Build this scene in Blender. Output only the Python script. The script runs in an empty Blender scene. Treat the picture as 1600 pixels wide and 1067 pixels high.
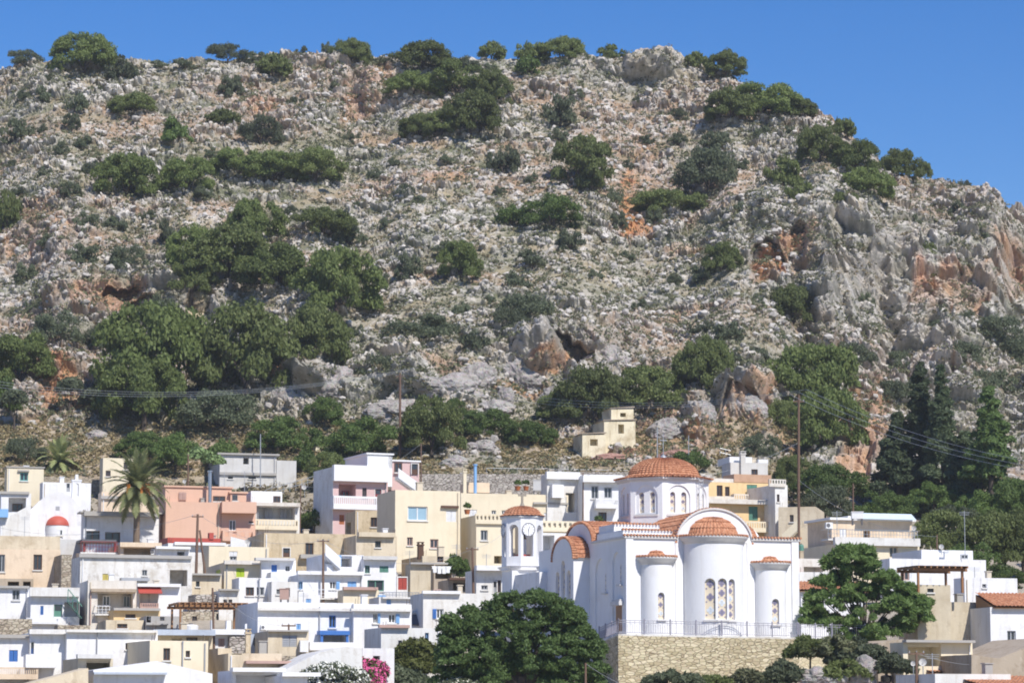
import bpy, math, random
import numpy as np
from mathutils import Vector, Matrix
R = math.radians
S = bpy.context.scene
COL = S.collection
random.seed(7)
# ---------------------------------------------------------------- camera, sky, sun, exposure
F, HY, CX, CY = 4500.0, 1120.0, 800.0, 533.5     # focal length and horizon in photograph pixels
PIT = math.atan((HY - CY) / F)
cam = bpy.data.objects.new('camera', bpy.data.cameras.new('camera')); COL.objects.link(cam)
cam.data.sensor_width = 36; cam.data.lens = 36 * F / 1600
cam.data.clip_start = 1; cam.data.clip_end = 20000
cam.rotation_euler = (R(90) + PIT, 0, 0); S.camera = cam
SUN_AZ, SUN_EL = 33.0, 48.0                       # degrees right of the viewer's back, height
w = bpy.data.worlds.new('World'); S.world = w; w.use_nodes = True
nt = w.node_tree; bg = nt.nodes['Background']
sky = nt.nodes.new('ShaderNodeTexSky'); sky.sky_type = 'NISHITA'; sky.sun_disc = False
sky.sun_elevation = R(SUN_EL); sky.sun_rotation = R(180 - SUN_AZ)
sky.air_density = 1.0; sky.dust_density = 0.0; sky.ozone_density = 3.0; sky.altitude = 300
hsv = nt.nodes.new('ShaderNodeHueSaturation'); hsv.inputs['Saturation'].default_value = 1.42; hsv.inputs['Hue'].default_value = .515; nt.links.new(sky.outputs[0], hsv.inputs['Color']); nt.links.new(hsv.outputs[0], bg.inputs[0]); bg.inputs[1].default_value = 0.096
sl = bpy.data.lights.new('sun', 'SUN'); sl.energy = 4.3; sl.angle = R(0.5); sl.color = (1, .955, .88)
so = bpy.data.objects.new('sun', sl); COL.objects.link(so)
ts = Vector((math.sin(R(SUN_AZ)) * math.cos(R(SUN_EL)), -math.cos(R(SUN_AZ)) * math.cos(R(SUN_EL)), math.sin(R(SUN_EL))))
so.rotation_euler = (-ts).to_track_quat('-Z', 'Y').to_euler(); so.location = (60, -40, 120)
S.view_settings.view_transform = 'Standard'; S.view_settings.look = 'None'
S.view_settings.exposure = 0.40; S.view_settings.gamma = 1.0
S.render.engine = 'CYCLES'; S.cycles.pixel_filter_type = 'BLACKMAN_HARRIS'; S.cycles.filter_width = 1.9

# ---------------------------------------------------------------- geometry helpers
cp, sp = math.cos(PIT), math.sin(PIT)
def ray(px, py):
    v = CY - py
    return Vector((px - CX, F * cp - v * sp, F * sp + v * cp))
def P(px, py, Y):
    r = ray(px, py); return r * (Y / r.y)
VT = [(1130, 172), (1100, 186), (1067, 196), (1000, 220), (950, 240), (900, 262), (850, 285), (800, 305), (750, 325), (700, 345)]
_vy = np.array([a for a, b in VT][::-1], float); _vY = np.array([b for a, b in VT][::-1], float)
def Yof(y): return float(np.interp(y, _vy, _vY))

class MB:
    def __init__(s): s.v = []; s.f = []; s.m = None; s.smooth = False
    def quad(s, a, b, c, d):
        n = len(s.v); s.v += [tuple(a), tuple(b), tuple(c), tuple(d)]; s.f.append((n, n+1, n+2, n+3)); return s
    def box(s, x0, y0, z0, x1, y1, z1):
        n = len(s.v)
        s.v += [(x0,y0,z0),(x1,y0,z0),(x1,y1,z0),(x0,y1,z0),(x0,y0,z1),(x1,y0,z1),(x1,y1,z1),(x0,y1,z1)]
        s.f += [(n,n+3,n+2,n+1),(n+4,n+5,n+6,n+7),(n,n+1,n+5,n+4),(n+1,n+2,n+6,n+5),(n+2,n+3,n+7,n+6),(n+3,n,n+4,n+7)]
        return s
    def tube(s, a, b, r0, r1=None, n=8, cap=True):
        a, b = Vector(a), Vector(b); r1 = r0 if r1 is None else r1
        d = (b - a).normalized(); u = d.orthogonal().normalized(); w_ = d.cross(u); k = len(s.v)
        for c, r in ((a, r0), (b, r1)):
            for i in range(n):
                t = 2*math.pi*i/n; s.v.append(tuple(c + r*(math.cos(t)*u + math.sin(t)*w_)))
        for i in range(n): s.f.append((k+i, k+(i+1)%n, k+n+(i+1)%n, k+n+i))
        if cap: s.f += [tuple(k+i for i in range(n))[::-1], tuple(k+n+i for i in range(n))]
        return s
    def path(s, pts, r, n=5):
        for a, b in zip(pts, pts[1:]): s.tube(a, b, r, n=n, cap=False)
        return s
    def prism(s, pts, off):      # planar polygon extruded by vector off
        n = len(s.v); m = len(pts); off = Vector(off)
        s.v += [tuple(p) for p in pts] + [tuple(Vector(p) + off) for p in pts]
        s.f += [tuple(n+i for i in range(m)), tuple(n+m+i for i in range(m))[::-1]]
        s.f += [(n+i, n+m+i, n+m+(i+1)%m, n+(i+1)%m) for i in range(m)]
        return s
    def lathe(s, c, prof, n=24, a0=0, a1=2*math.pi):
        k = len(s.v); full = abs(a1-a0-2*math.pi) < 1e-6; cols = n if full else n+1
        for r, z in prof:
            for i in range(cols):
                t = a0+(a1-a0)*i/n; s.v.append((c[0]+r*math.cos(t), c[1]+r*math.sin(t), c[2]+z))
        for j in range(len(prof)-1):
            for i in range(n):
                i2 = (i+1) % cols
                s.f.append((k+j*cols+i, k+j*cols+i2, k+(j+1)*cols+i2, k+(j+1)*cols+i))
        return s
    def grid(s, G, closed=False):   # G: (rows, cols, 3) array
        k = len(s.v); r, c = G.shape[:2]; s.v += [tuple(p) for p in G.reshape(-1, 3)]
        for j in range(r-1):
            for i in range(c if closed else c-1):
                i2 = (i+1) % c; s.f.append((k+j*c+i, k+j*c+i2, k+(j+1)*c+i2, k+(j+1)*c+i))
        return s
    def build(s, name, mat, parent=None, recalc=True, smooth=None):
        me = bpy.data.meshes.new(name); me.from_pydata(s.v, [], s.f)
        if recalc:
            import bmesh
            b = bmesh.new(); b.from_mesh(me); bmesh.ops.recalc_face_normals(b, faces=b.faces); b.to_mesh(me); b.free()
        if (s.smooth if smooth is None else smooth): me.polygons.foreach_set('use_smooth', [True]*len(me.polygons))
        if mat: me.materials.append(mat)
        o = bpy.data.objects.new(name, me); COL.objects.link(o)
        if parent: o.parent = parent
        return o
def npmesh(name, V, Fc, mat, parent=None, smooth=False, col=None):
    """numpy mesh: V (n,3), Fc (m,k)"""
    me = bpy.data.meshes.new(name); n, (m, k) = len(V), Fc.shape
    me.vertices.add(n); me.vertices.foreach_set('co', np.ascontiguousarray(V, np.float32).ravel())
    me.loops.add(m*k); me.loops.foreach_set('vertex_index', np.ascontiguousarray(Fc, np.int32).ravel())
    me.polygons.add(m); me.polygons.foreach_set('loop_start', np.arange(0, m*k, k, dtype=np.int32))
    me.polygons.foreach_set('loop_total', np.full(m, k, np.int32))
    me.polygons.foreach_set('use_smooth', np.full(m, smooth, bool))
    me.update(calc_edges=True); me.validate()
    if col is not None:
        a = me.color_attributes.new('Col', 'FLOAT_COLOR', 'POINT')
        a.data.foreach_set('color', np.ascontiguousarray(np.c_[col, np.ones(n)], np.float32).ravel())
    me.materials.append(mat)
    o = bpy.data.objects.new(name, me); COL.objects.link(o)
    if parent: o.parent = parent
    return o
def tag(o, label=None, cat=None, group=None, kind=None):
    if label: o['label'] = label
    if cat: o['category'] = cat
    if group: o['group'] = group
    if kind: o['kind'] = kind
    return o
def thing(name, label, cat, loc=(0,0,0), rot=0, group=None):
    o = bpy.data.objects.new(name, None); COL.objects.link(o); o.location = loc; o.rotation_euler = (0,0,rot)
    o.empty_display_size = .3
    return tag(o, label, cat, group)
def cut(o, mb):
    c = mb.build('cutter', None)
    m = o.modifiers.new('b', 'BOOLEAN'); m.operation = 'DIFFERENCE'; m.object = c; m.solver = 'EXACT'
    try: m.use_self = True
    except Exception: pass
    c.parent = o.parent
    bpy.context.view_layer.update()
    me = bpy.data.meshes.new_from_object(o.evaluated_get(bpy.context.evaluated_depsgraph_get()))
    o.modifiers.clear()
    if len(me.polygons) > 3: o.data = me
    bpy.data.objects.remove(c)
def arch(u0, u1, z0, z1, v, n=10):   # arch outline, semicircular top reaching z1
    r = (u1-u0)/2; c = (u0+u1)/2; zs = z1-r
    return [(u0, v, z0), (u1, v, z0)] + [(c+r*math.cos(math.pi*i/n), v, zs+r*math.sin(math.pi*i/n)) for i in range(n+1)]

# ---------------------------------------------------------------- materials
def mat_new(name, rough=.9, spec=.3):
    m = bpy.data.materials.new(name); m.use_nodes = True
    b = m.node_tree.nodes['Principled BSDF']; b.inputs['Roughness'].default_value = rough
    b.inputs['Specular IOR Level'].default_value = spec
    return m, m.node_tree, b
def N(nt, t, **kw):
    n = nt.nodes.new(t)
    for k, v in kw.items():
        if k in n.inputs: n.inputs[k].default_value = v
        else: setattr(n, k, v)
    return n
def noise(nt, scale, detail=4, rough=.6, vec=None, sc=None):
    tc = N(nt, 'ShaderNodeTexCoord'); src = tc.outputs['Object']
    if sc:
        mp = N(nt, 'ShaderNodeMapping'); mp.inputs['Scale'].default_value = sc
        nt.links.new(src, mp.inputs[0]); src = mp.outputs[0]
    n = N(nt, 'ShaderNodeTexNoise', Scale=scale, Detail=detail, Roughness=rough); nt.links.new(src, n.inputs['Vector']); return n
def ramp(nt, src, stops):
    r = N(nt, 'ShaderNodeValToRGB'); e = r.color_ramp.elements
    while len(e) < len(stops): e.new(.5)
    for el, (p, c) in zip(e, stops): el.position = p; el.color = (*c, 1) if len(c) == 3 else c
    nt.links.new(src, r.inputs[0]); return r
def mix(nt, a, b, fac, mode='MIX'):
    m = N(nt, 'ShaderNodeMix', data_type='RGBA', blend_type=mode)
    for i, v in ((0, fac), (6, a), (7, b)):
        if isinstance(v, (int, float)): m.inputs[i].default_value = v
        elif isinstance(v, tuple): m.inputs[i].default_value = (*v, 1)
        else: nt.links.new(v, m.inputs[i])
    return m.outputs[2]
def bump(nt, b, src, strength=.3, dist=.05):
    n = N(nt, 'ShaderNodeBump', Strength=strength, Distance=dist); nt.links.new(src, n.inputs['Height']); nt.links.new(n.outputs[0], b.inputs['Normal'])
_pm = {}
def plaster(c, dirt=.25):
    k = (c, dirt)
    if k in _pm: return _pm[k]
    m, nt, b = mat_new('plaster')
    n1 = noise(nt, .55, 6, .65); n2 = noise(nt, 1.0, 5, .7, sc=(2.2, 2.2, .25)); n3 = noise(nt, 7, 3)
    dk = tuple(x*y for x, y in zip(c, (.55, .48, .38)))
    r1 = ramp(nt, n1.outputs[0], [(.47, (0,0,0)), (.72, (1,1,1))]); r2 = ramp(nt, n2.outputs[0], [(.5, (0,0,0)), (.75, (1,1,1))])
    mul = N(nt, 'ShaderNodeMath', operation='MAXIMUM'); nt.links.new(r1.outputs[0], mul.inputs[0]); nt.links.new(r2.outputs[0], mul.inputs[1])
    m2 = N(nt, 'ShaderNodeMath', operation='MULTIPLY'); nt.links.new(mul.outputs[0], m2.inputs[0]); m2.inputs[1].default_value = dirt
    cc = mix(nt, c, dk, m2.outputs[0])
    if dirt > .28:
        n4 = noise(nt, .9, 8, .75); n5 = noise(nt, 2.3, 6, .7)
        p1 = ramp(nt, n4.outputs[0], [(.56, (0,0,0)), (.60, (dirt*.7,)*3)]); cc = mix(nt, cc, tuple(x*y for x, y in zip(c, (.60, .55, .50))), p1.outputs[0])
        p2 = ramp(nt, n5.outputs[0], [(.60, (0,0,0)), (.64, (dirt*.6,)*3)]); cc = mix(nt, cc, tuple(min(.8, x*1.2+.05) for x in c), p2.outputs[0])
    nt.links.new(cc, b.inputs['Base Color']); bump(nt, b, n3.outputs[0], .25, .04)
    _pm[k] = m; return m
def plain(name, c, rough=.6, metal=0, spec=.4, var=.15):
    m, nt, b = mat_new(name, rough, spec); b.inputs['Metallic'].default_value = metal
    n = noise(nt, 2.5, 4); nt.links.new(mix(nt, tuple(x*(1-var) for x in c), tuple(min(1, x*(1+var)) for x in c), n.outputs[0]), b.inputs['Base Color'])
    return m
def stone(name, c1, c2, mortar, scale=2.2, flat=(1,1,1.6), gap=.05, bs=.8):
    m, nt, b = mat_new(name, .95, .2)
    tc = N(nt, 'ShaderNodeTexCoord'); mp = N(nt, 'ShaderNodeMapping'); mp.inputs['Scale'].default_value = flat
    nt.links.new(tc.outputs['Object'], mp.inputs[0])
    nz = N(nt, 'ShaderNodeTexNoise', Scale=1.5); nt.links.new(mp.outputs[0], nz.inputs[0])
    ad = mix(nt, mp.outputs[0], nz.outputs['Color'], .12)
    v1 = N(nt, 'ShaderNodeTexVoronoi', Scale=scale); v2 = N(nt, 'ShaderNodeTexVoronoi', Scale=scale, feature='DISTANCE_TO_EDGE')
    for v in (v1, v2): nt.links.new(ad, v.inputs['Vector'])
    sx = N(nt, 'ShaderNodeSeparateColor'); nt.links.new(v1.outputs['Color'], sx.inputs[0])
    cr = ramp(nt, sx.outputs[0], [(0, c1), (.5, tuple((a+b_)/2 for a, b_ in zip(c1, c2))), (1, c2)])
    ed = ramp(nt, v2.outputs[0], [(0, (0,0,0)), (gap, (1,1,1))])
    fine = noise(nt, 6, 4)
    base = mix(nt, mortar, cr.outputs[0], ed.outputs[0]); base = mix(nt, base, fine.outputs['Color'], .12, 'OVERLAY')
    nt.links.new(base, b.inputs['Base Color']); bump(nt, b, ed.outputs[0], bs, .08); return m
def leafmat(name, c1, c2, c3, tr=.2):
    m, nt, b = mat_new(name, .6, .25)
    g = N(nt, 'ShaderNodeNewGeometry'); oi = N(nt, 'ShaderNodeObjectInfo'); n = noise(nt, .5, 3)
    r = ramp(nt, g.outputs['Random Per Island'], [(0, c1), (.55, c2), (1, c3)])
    c = mix(nt, r.outputs[0], tuple(x*.85 for x in c2), n.outputs[0])
    hs = N(nt, 'ShaderNodeHueSaturation'); mr = N(nt, 'ShaderNodeMapRange'); nt.links.new(oi.outputs['Random'], mr.inputs[0])
    mr.inputs[3].default_value = .8; mr.inputs[4].default_value = 1.35
    nt.links.new(mr.outputs[0], hs.inputs['Value']); nt.links.new(c, hs.inputs['Color']); nt.links.new(hs.outputs[0], b.inputs['Base Color'])
    t = N(nt, 'ShaderNodeBsdfTranslucent'); nt.links.new(hs.outputs[0], t.inputs[0])
    ms = N(nt, 'ShaderNodeMixShader'); ms.inputs[0].default_value = tr
    nt.links.new(b.outputs[0], ms.inputs[1]); nt.links.new(t.outputs[0], ms.inputs[2])
    nt.links.new(ms.outputs[0], nt.nodes['Material Output'].inputs[0]); return m
WC = dict(white=(.75,.75,.76), white2=(.70,.69,.665), offwhite=(.68,.64,.58), cream=(.74,.655,.49), cream2=(.70,.63,.50), yellow=(.74,.54,.29),
          ochre=(.58,.48,.33), tan=(.56,.49,.37), tan2=(.42,.35,.27), salmon=(.66,.43,.32), pink=(.62,.44,.42), grey=(.42,.41,.40), lgrey=(.58,.57,.55),
          bluegrey=(.42,.47,.55), sand=(.64,.55,.41), brick=(.48,.31,.21), brown=(.16,.08,.05), peach=(.72,.58,.43), dirtywhite=(.70,.68,.64))
def WM(k):
    d = {'white': .38, 'white2': .5, 'dirtywhite': .9, 'ochre': .8, 'tan': .55, 'sand': .7, 'offwhite': .6, 'tan2': .7, 'grey': .6, 'salmon': .15, 'pink': .15, 'cream': .25, 'peach': .5}.get(k, .35)
    return plaster(WC[k], d)
FCOL = dict(brown=(.10,.05,.03), blue=(.05,.16,.45), lblue=(.22,.42,.70), white=(.75,.75,.75), green=(.10,.24,.18), lime=(.42,.55,.03), yellow=(.55,.45,.12),
            red=(.40,.07,.05), dred=(.25,.05,.05), grey=(.35,.36,.38), pinkish=(.45,.30,.25), orange=(.42,.14,.05), black=(.02,.02,.02), beige=(.6,.52,.4),
            teal=(.12,.35,.33), dgrey=(.12,.12,.13), wood=(.28,.14,.06), tile=(.50,.17,.07), concrete=(.38,.36,.33), steel=(.5,.5,.52), dblue=(.03,.07,.2), pale=(.55,.64,.70))
_fm = {}
def FM(k):
    if k in WC and k not in FCOL: return WM(k)
    if k not in _fm: _fm[k] = plain('paint', FCOL[k], .55 if k != 'steel' else .3, .0 if k != 'steel' else .9)
    return _fm[k]
GLASS = plain('window_glass', (.035,.04,.05), .12, 0, .6)
BLUEGLASS = plain('window_glass_blue', (.28,.42,.52), .2, 0, .6)
DARK = plain('dark_interior', (.03,.027,.025), .9)
METAL = plain('galvanised_metal', (.45,.46,.47), .45, .5)
IRON = plain('painted_iron', (.10,.10,.13), .5)
WOODP = plain('weathered_wood', (.16,.10,.07), .9)
BLACKP = plain('black_plastic', (.02,.02,.022), .5)
RUST = stone('rubble_stone', (.34,.28,.21), (.52,.46,.36), (.22,.18,.13), 3.6, (.8,.8,1.5), .08)
DRY = stone('dry_stone', (.36,.32,.28), (.56,.51,.45), (.12,.10,.08), 3.4, (.8,.8,1.5), .1)
CHW = stone('church_terrace_stone', (.42,.35,.22), (.66,.58,.40), (.24,.19,.12), 3.3, (.75,.75,1.9), .07, .7)
CHWN = stone('new_terrace_stone', (.58,.50,.33), (.68,.60,.42), (.42,.35,.22), 2.9, (.8,.8,1.4), .06, .5)
def tilemat():
    m, nt, b = mat_new('terracotta_tile', .85, .25)
    n = noise(nt, 5, 3); n2 = noise(nt, 1.2, 4)
    c = ramp(nt, n.outputs[0], [(.3, (.28,.125,.075)), (.5, (.46,.21,.115)), (.7, (.58,.33,.21))])
    c2 = mix(nt, c.outputs[0], (.30,.12,.06), ramp(nt, n2.outputs[0], [(.55, (0,0,0)), (.8, (.6,.6,.6))]).outputs[0])
    nt.links.new(c2, b.inputs['Base Color']); return m
TILE = tilemat()
# ---------------------------------------------------------------- terrain
def hsh(ix, iy, seed):
    h = (ix.astype(np.int64)*374761393 + iy.astype(np.int64)*668265263 + seed*974634777) & 0xffffffff
    h = ((h ^ (h >> 13)) * 1274126177) & 0xffffffff
    return ((h ^ (h >> 16)) & 0xffffff) / float(0xffffff)
def vn(x, y, seed=0):
    ix, iy = np.floor(x), np.floor(y); fx, fy = x-ix, y-iy
    fx = fx*fx*(3-2*fx); fy = fy*fy*(3-2*fy)
    a, b = hsh(ix, iy, seed), hsh(ix+1, iy, seed); c, d = hsh(ix, iy+1, seed), hsh(ix+1, iy+1, seed)
    return (a*(1-fx)+b*fx)*(1-fy) + (c*(1-fx)+d*fx)*fy
def fbm(x, y, o=4, seed=0, g=.5):
    s = 0; a = 1; t = 0
    for i in range(o): s = s + a*vn(x, y, seed+i*17); t += a; a *= g; x, y = x*2.03+7.1, y*2.03+3.7
    return s/t
def cells(x, y, seed=0):
    ix, iy = np.floor(x), np.floor(y); F1 = np.full(x.shape, 9.); F2 = F1.copy(); ID = np.zeros(x.shape)
    for dx in (-1, 0, 1):
        for dy in (-1, 0, 1):
            cx, cy = ix+dx, iy+dy
            d = np.hypot(cx+hsh(cx, cy, seed)-x, cy+hsh(cx, cy, seed+5)-y)
            n = d < F1; F2 = np.where(n, F1, np.minimum(F2, d)); ID = np.where(n, hsh(cx, cy, seed+9), ID); F1 = np.where(n, d, F1)
    return F1, F2, ID
def sm(a, b, x): t = np.clip((x-a)/(b-a), 0, 1); return t*t*(3-2*t)
SKY = [(-600,120),(0,112),(60,104),(200,100),(350,97),(560,97),(640,92),(800,98),(900,96),(960,92),(1010,82),(1050,86),(1080,112),(1140,118),(1175,150),(1240,178),(1300,186),(1345,232),(1385,275),(1440,285),(1500,296),(1545,300),(1562,318),(1575,348),(1600,352),(1700,400),(2200,700)]
_sx, _sy = np.array(SKY, float).T
cols = np.r_[np.arange(-640, -340, 15), np.arange(-340, -40, 5), np.arange(-40, 1640, 1.5), np.arange(1640, 1960, 5), np.arange(1960, 2300, 15)].astype(float)
BOT = 745.
rowt = np.linspace(0, 1, 450)
skyc = np.interp(cols, _sx, _sy)
skyc = skyc + (fbm(cols/22, cols*0, 4, 3)-.5)*9
PX = np.repeat(cols[None], len(rowt), 0); PY = BOT + (skyc[None]-BOT)*rowt[:, None]
# metres of depth gained per pixel climbed: small on cliffs
CLIFF = [(1400,450,190,120,.8),(1300,380,120,90,.6),(1560,440,80,110,.8),(1440,570,150,80,.72),(1520,650,90,60,.6),(1280,500,60,70,.6),(200,470,150,50,.65),(570,150,55,50,.6),(990,118,90,32,.7),(300,490,60,50,.7),
         (880,560,130,60,.75),(640,600,200,60,.6),(1170,640,90,70,.8),(100,600,50,45,.6),(480,610,60,50,.7),(1340,720,60,70,.8),(60,380,90,50,.5)]
Wd = np.full(PX.shape, .25)
cliffm = np.zeros(PX.shape)
for cx, cy, rx, ry, k in CLIFF:
    g = np.exp(-((PX-cx)/rx)**2-((PY-cy)/ry)**2); Wd *= 1-k*g; cliffm = np.maximum(cliffm, g*k/.8)
Wd = np.maximum(Wd, .035)*(.75+.5*fbm(PX/120, PY/60, 3, 11))
dp = -np.diff(PY, axis=0, prepend=PY[:1]); Wd = np.where(PY > 700, .4, Wd); YD = 327 + np.cumsum(Wd*dp, 0)
_tot = (YD[-1]-327)/np.mean(YD[-1]-327); YD = 327+(YD-327)*(1/_tot**.8)[None]
_k = np.ones(25)/25
YD = np.apply_along_axis(lambda r: np.convolve(np.pad(r, 12, 'edge'), _k, 'valid'), 1, YD)
def unproj(px, py, Y):
    v = CY-py; ry = F*cp-v*sp; t = Y/ry
    return np.stack([(px-CX)*t, Y+0*px, (F*sp+v*cp)*t], -1)
def hillY(px, py):
    if py >= BOT: return Yof(py)
    ci = int(np.argmin(abs(cols-px))); c = PY[::-1, ci]
    return float(np.interp(py, c, YD[::-1, ci]))
# hollows and outcrops pushed along the sight line: (cx, cy, rx, ry, metres; negative comes forward)
HOL = [(1200,420,30,38,5),(1247,400,20,40,2),(180,467,22,6,3.5),(202,470,22,7,3.5),(225,490,40,10,2),(882,546,14,13,5),(896,560,17,15,5),(912,575,18,11,5),(903,566,14,14,5),(1340,740,22,26,2.5),(1160,655,30,30,2),(1440,500,30,40,1.5),
       (315,480,28,28,2),(585,150,30,40,-3),(1010,105,60,22,-3),(1360,380,55,60,-4),(1290,520,26,50,-3.5),(1420,500,40,60,-3),(1540,340,34,40,-3),(1590,400,30,40,-4),
       (500,600,40,30,-3),(660,600,60,34,-3),(720,585,40,25,-2.5),(840,570,40,40,-3.5),(930,540,40,25,-2.5),(560,480,40,20,-2),(620,460,40,26,-2),(1180,610,30,34,-2.5),(1090,650,24,28,-2.5),(1220,330,60,40,-2.5),(330,130,40,20,-1.5)]
V0 = unproj(PX, PY, YD); X, Z = V0[..., 0], V0[..., 2]; Sx = X; Sy = Z*1.15+YD*.7
wob = (fbm(Sx/6, Sy/6, 3, 31)-.5)*3
push = np.zeros(PX.shape); hollow = np.zeros(PX.shape)
for cx, cy, rx, ry, d in HOL:
    q = np.hypot((PX-cx)/rx, (PY-cy)/ry)+wob*.22
    if d > 0: hollow = np.maximum(hollow, d*(1-sm(.75, 1.05, q)))
    else: push += d*(1-sm(.4, 1.2, q))
push += hollow
# rock blocks
rockm = np.clip(sm(.38, .6, fbm(Sx/14, Sy/14, 4, 5))*.75+.38+cliffm*.7, 0, 1.15)
grassy = sm(.56, .68, fbm(Sx/9, Sy/5, 5, 77))*(1-cliffm)
rockm = rockm*(1-.75*grassy)
low = sm(640, 690, PY)*(1-sm(1230, 1300, PX))*sm(.3, .55, fbm(PX/40, PY/14, 4, 71)+.25*(PX < 560)); rockm = rockm*(1-.75*low)
D = np.zeros(PX.shape); tone = np.zeros(PX.shape); gapm = np.zeros(PX.shape)
wx, wy = Sx+(fbm(Sx/2.2, Sy/2.2, 3, 41)-.5)*2.4, Sy+(fbm(Sx/2.2, Sy/2.2, 3, 43)-.5)*2.4
for sc, am, sd in ((6.5, 1.5, 1), (2.8, .85, 2), (1.35, .6, 3), (.7, .36, 4)):
    f1, f2, idd = cells(wx/sc, wy/sc/.8, sd); e = sm(.02, .3, f2-f1)
    if sc > 5: am = am*(.3+cliffm*1.9)
    h = idd**1.4*e; D += (1.15 if sc > 2 else .75)*am*h*(.25+rockm); tone += (idd-.5)*.13*e
    if sc < 3: gapm += (1-e)*.4+.35*(idd < .35)
ridged = 1-abs(2*fbm(Sx/9, Sy/13, 5, 9)-1); D += (ridged-.6)*1.8*(.35+cliffm*1.2)+(fbm(Sx/1.1, Sy/1.1, 3, 21)-.5)*.5*rockm
strata = ((Z+wob*1.6+X*.16)/3.4) % 1; D += strata**1.5*.75*rockm*(1-.5*cliffm)
but = 1-abs(2*fbm(Sx/8+wob*.2, Z/34, 4, 201)-1); D += (but-.6)*5.5*cliffm
but2 = 1-abs(2*fbm(Sx/2.6, Z/9, 3, 203)-1); D += (but2-.6)*1.5*cliffm
stri = fbm(Sx/.9, Sy/7, 3, 61); D += (stri-.5)*.6*cliffm
edge = sm(0, .02, rowt)[:, None]
nrm = np.array([-.1, -.8, .58]); V = unproj(PX, PY, YD+push) + D[..., None]*nrm*.9*edge[..., None]
# colours (albedo): limestone, red earth, dry grass, green ground cover
lim = np.array([.455, .42, .375]); lim2 = np.array([.565, .525, .48]); red = np.array([.42, .185, .085]); orange = np.array([.52, .27, .12]); dry = np.array([.34, .285, .19]); grn = np.array([.16, .165, .10]); dk = np.array([.20, .185, .165])
def lerp(a, b, t): return a*(1-t[..., None]) + b*t[..., None]
n1 = fbm(Sx/3, Sy/3, 5, 101); n2 = fbm(Sx/20, Sy/14, 4, 103); n3 = fbm(Sx/.8, Sy/.8, 3, 105)
C = lerp(lim+np.zeros(V.shape), lim2, sm(.4, .65, n1)); C = C*(1+tone*1.6)[..., None]
C = lerp(C, dk, sm(.56, .7, fbm(Sx/1.8, Sy/4, 4, 107))*.3*(.5+cliffm))
soilm = np.clip(gapm-.15, 0, 1)*(1-.6*cliffm)
soil = lerp(dry+np.zeros(V.shape), grn, sm(.38, .58, fbm(Sx/4, Sy/3, 4, 109))); soil = lerp(soil, np.array([.36, .24, .16])+np.zeros(V.shape), sm(.52, .62, n2)*.8)
C = lerp(C, soil, np.clip(soilm*1.1, 0, 1)*sm(.25, .5, n3+.15))
C = lerp(C, lerp(grn*1.1+np.zeros(V.shape), dry*.9, n1), grassy*.5)
EARTH = [(985,330,20,60,1),(1000,365,30,20,.8),(1250,400,50,45,.75),(1205,430,28,32,1),(1440,480,22,45,.8),(1500,470,50,45,.7),(170,470,70,35,.6),(90,600,40,38,.9),(120,640,60,14,.9),
         (580,130,38,30,.45),(560,180,40,26,.5),(310,480,24,30,.4),(860,585,44,20,.9),(1345,690,50,90,.7),(1180,650,40,40,.7),(700,575,40,16,.5),(820,615,50,18,.6),(440,590,16,30,.8),
         (60,350,60,40,.35),(700,285,60,14,.4),(410,175,30,18,.5),(1600,450,60,60,.6),(1010,250,30,40,.3),(1060,400,40,10,.4),(620,225,80,16,.3),(30,400,50,20,.5),(1240,710,40,30,.8),(1060,690,120,40,.6),(990,700,60,22,.7)]
for cx, cy, rx, ry, k in EARTH:
    q = np.hypot((PX-cx)/rx, (PY-cy)/ry)+(fbm(PX/18, PY/18, 4, int(cx))-.5)*1.3
    mk = (1-sm(.55, 1.1, q))*k; C = lerp(C, lerp(red+np.zeros(V.shape), orange, sm(.3, .6, stri)), mk*(.4+.5*sm(.35, .55, n1)))
q = np.hypot((PX-310)/26, (PY-485)/30)+wob*.2; C = lerp(C, np.array([.60, .50, .34])+np.zeros(V.shape), (1-sm(.6, 1., q))*.8)
C = lerp(C, orange+np.zeros(V.shape), sm(.55, .75, stri)*sm(.5, .9, cliffm)*.5*sm(.48, .62, n2))
C = lerp(C, lerp(dry*1.15+np.zeros(V.shape), np.array([.34, .25, .17])+np.zeros(V.shape), n1), low*.75)
C = np.clip(C, .03, .75)
# rows behind the crest and rows in front running down through the village
top = V[-1]; back = []
for dY, dz in ((3, .3), (12, -1.5), (40, -8), (160, -60), (500, -260)):
    b_ = top.copy(); b_[:, 1] += dY; b_[:, 0] *= 1+dY/480; b_[:, 2] += dz; back.append(b_)
front = []; fcol = []
for y in np.arange(1130, BOT, -5.):
    yy = np.full(cols.shape, y); q = unproj(cols, yy, Yof(y)); q[:, 2] -= .35+.5*fbm(q[:, 0]/5, q[:, 1]/5, 3, 8); front.append(q)
    k = np.array([.40, .35, .28])*(.8+.4*fbm(q[:, 0]/3, q[:, 1]/3, 3, 4))[:, None]; fcol.append(lerp(k, dry+np.zeros(k.shape), np.full(len(cols), sm(800, 740, y))))
pre = []
for Yv, zz in ((-80, -14), (40, -9), (110, -5.5), (150, -2.8)):
    pre.append(np.stack([(cols-CX)/F*max(Yv, 110), np.full(cols.shape, float(Yv)), np.full(cols.shape, float(zz))], -1))
A = np.array(pre+front+list(V)+back); CC = np.array([fcol[0]]*len(pre)+fcol+list(C)+[C[-1]]*len(back))
nr, nc = A.shape[:2]; i = np.arange(nr*nc).reshape(nr, nc)
FF = np.stack([i[:-1, :-1], i[:-1, 1:], i[1:, 1:], i[1:, :-1]], -1).reshape(-1, 4)
m, nt, b = mat_new('hillside_rock', .95, .15)
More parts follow.
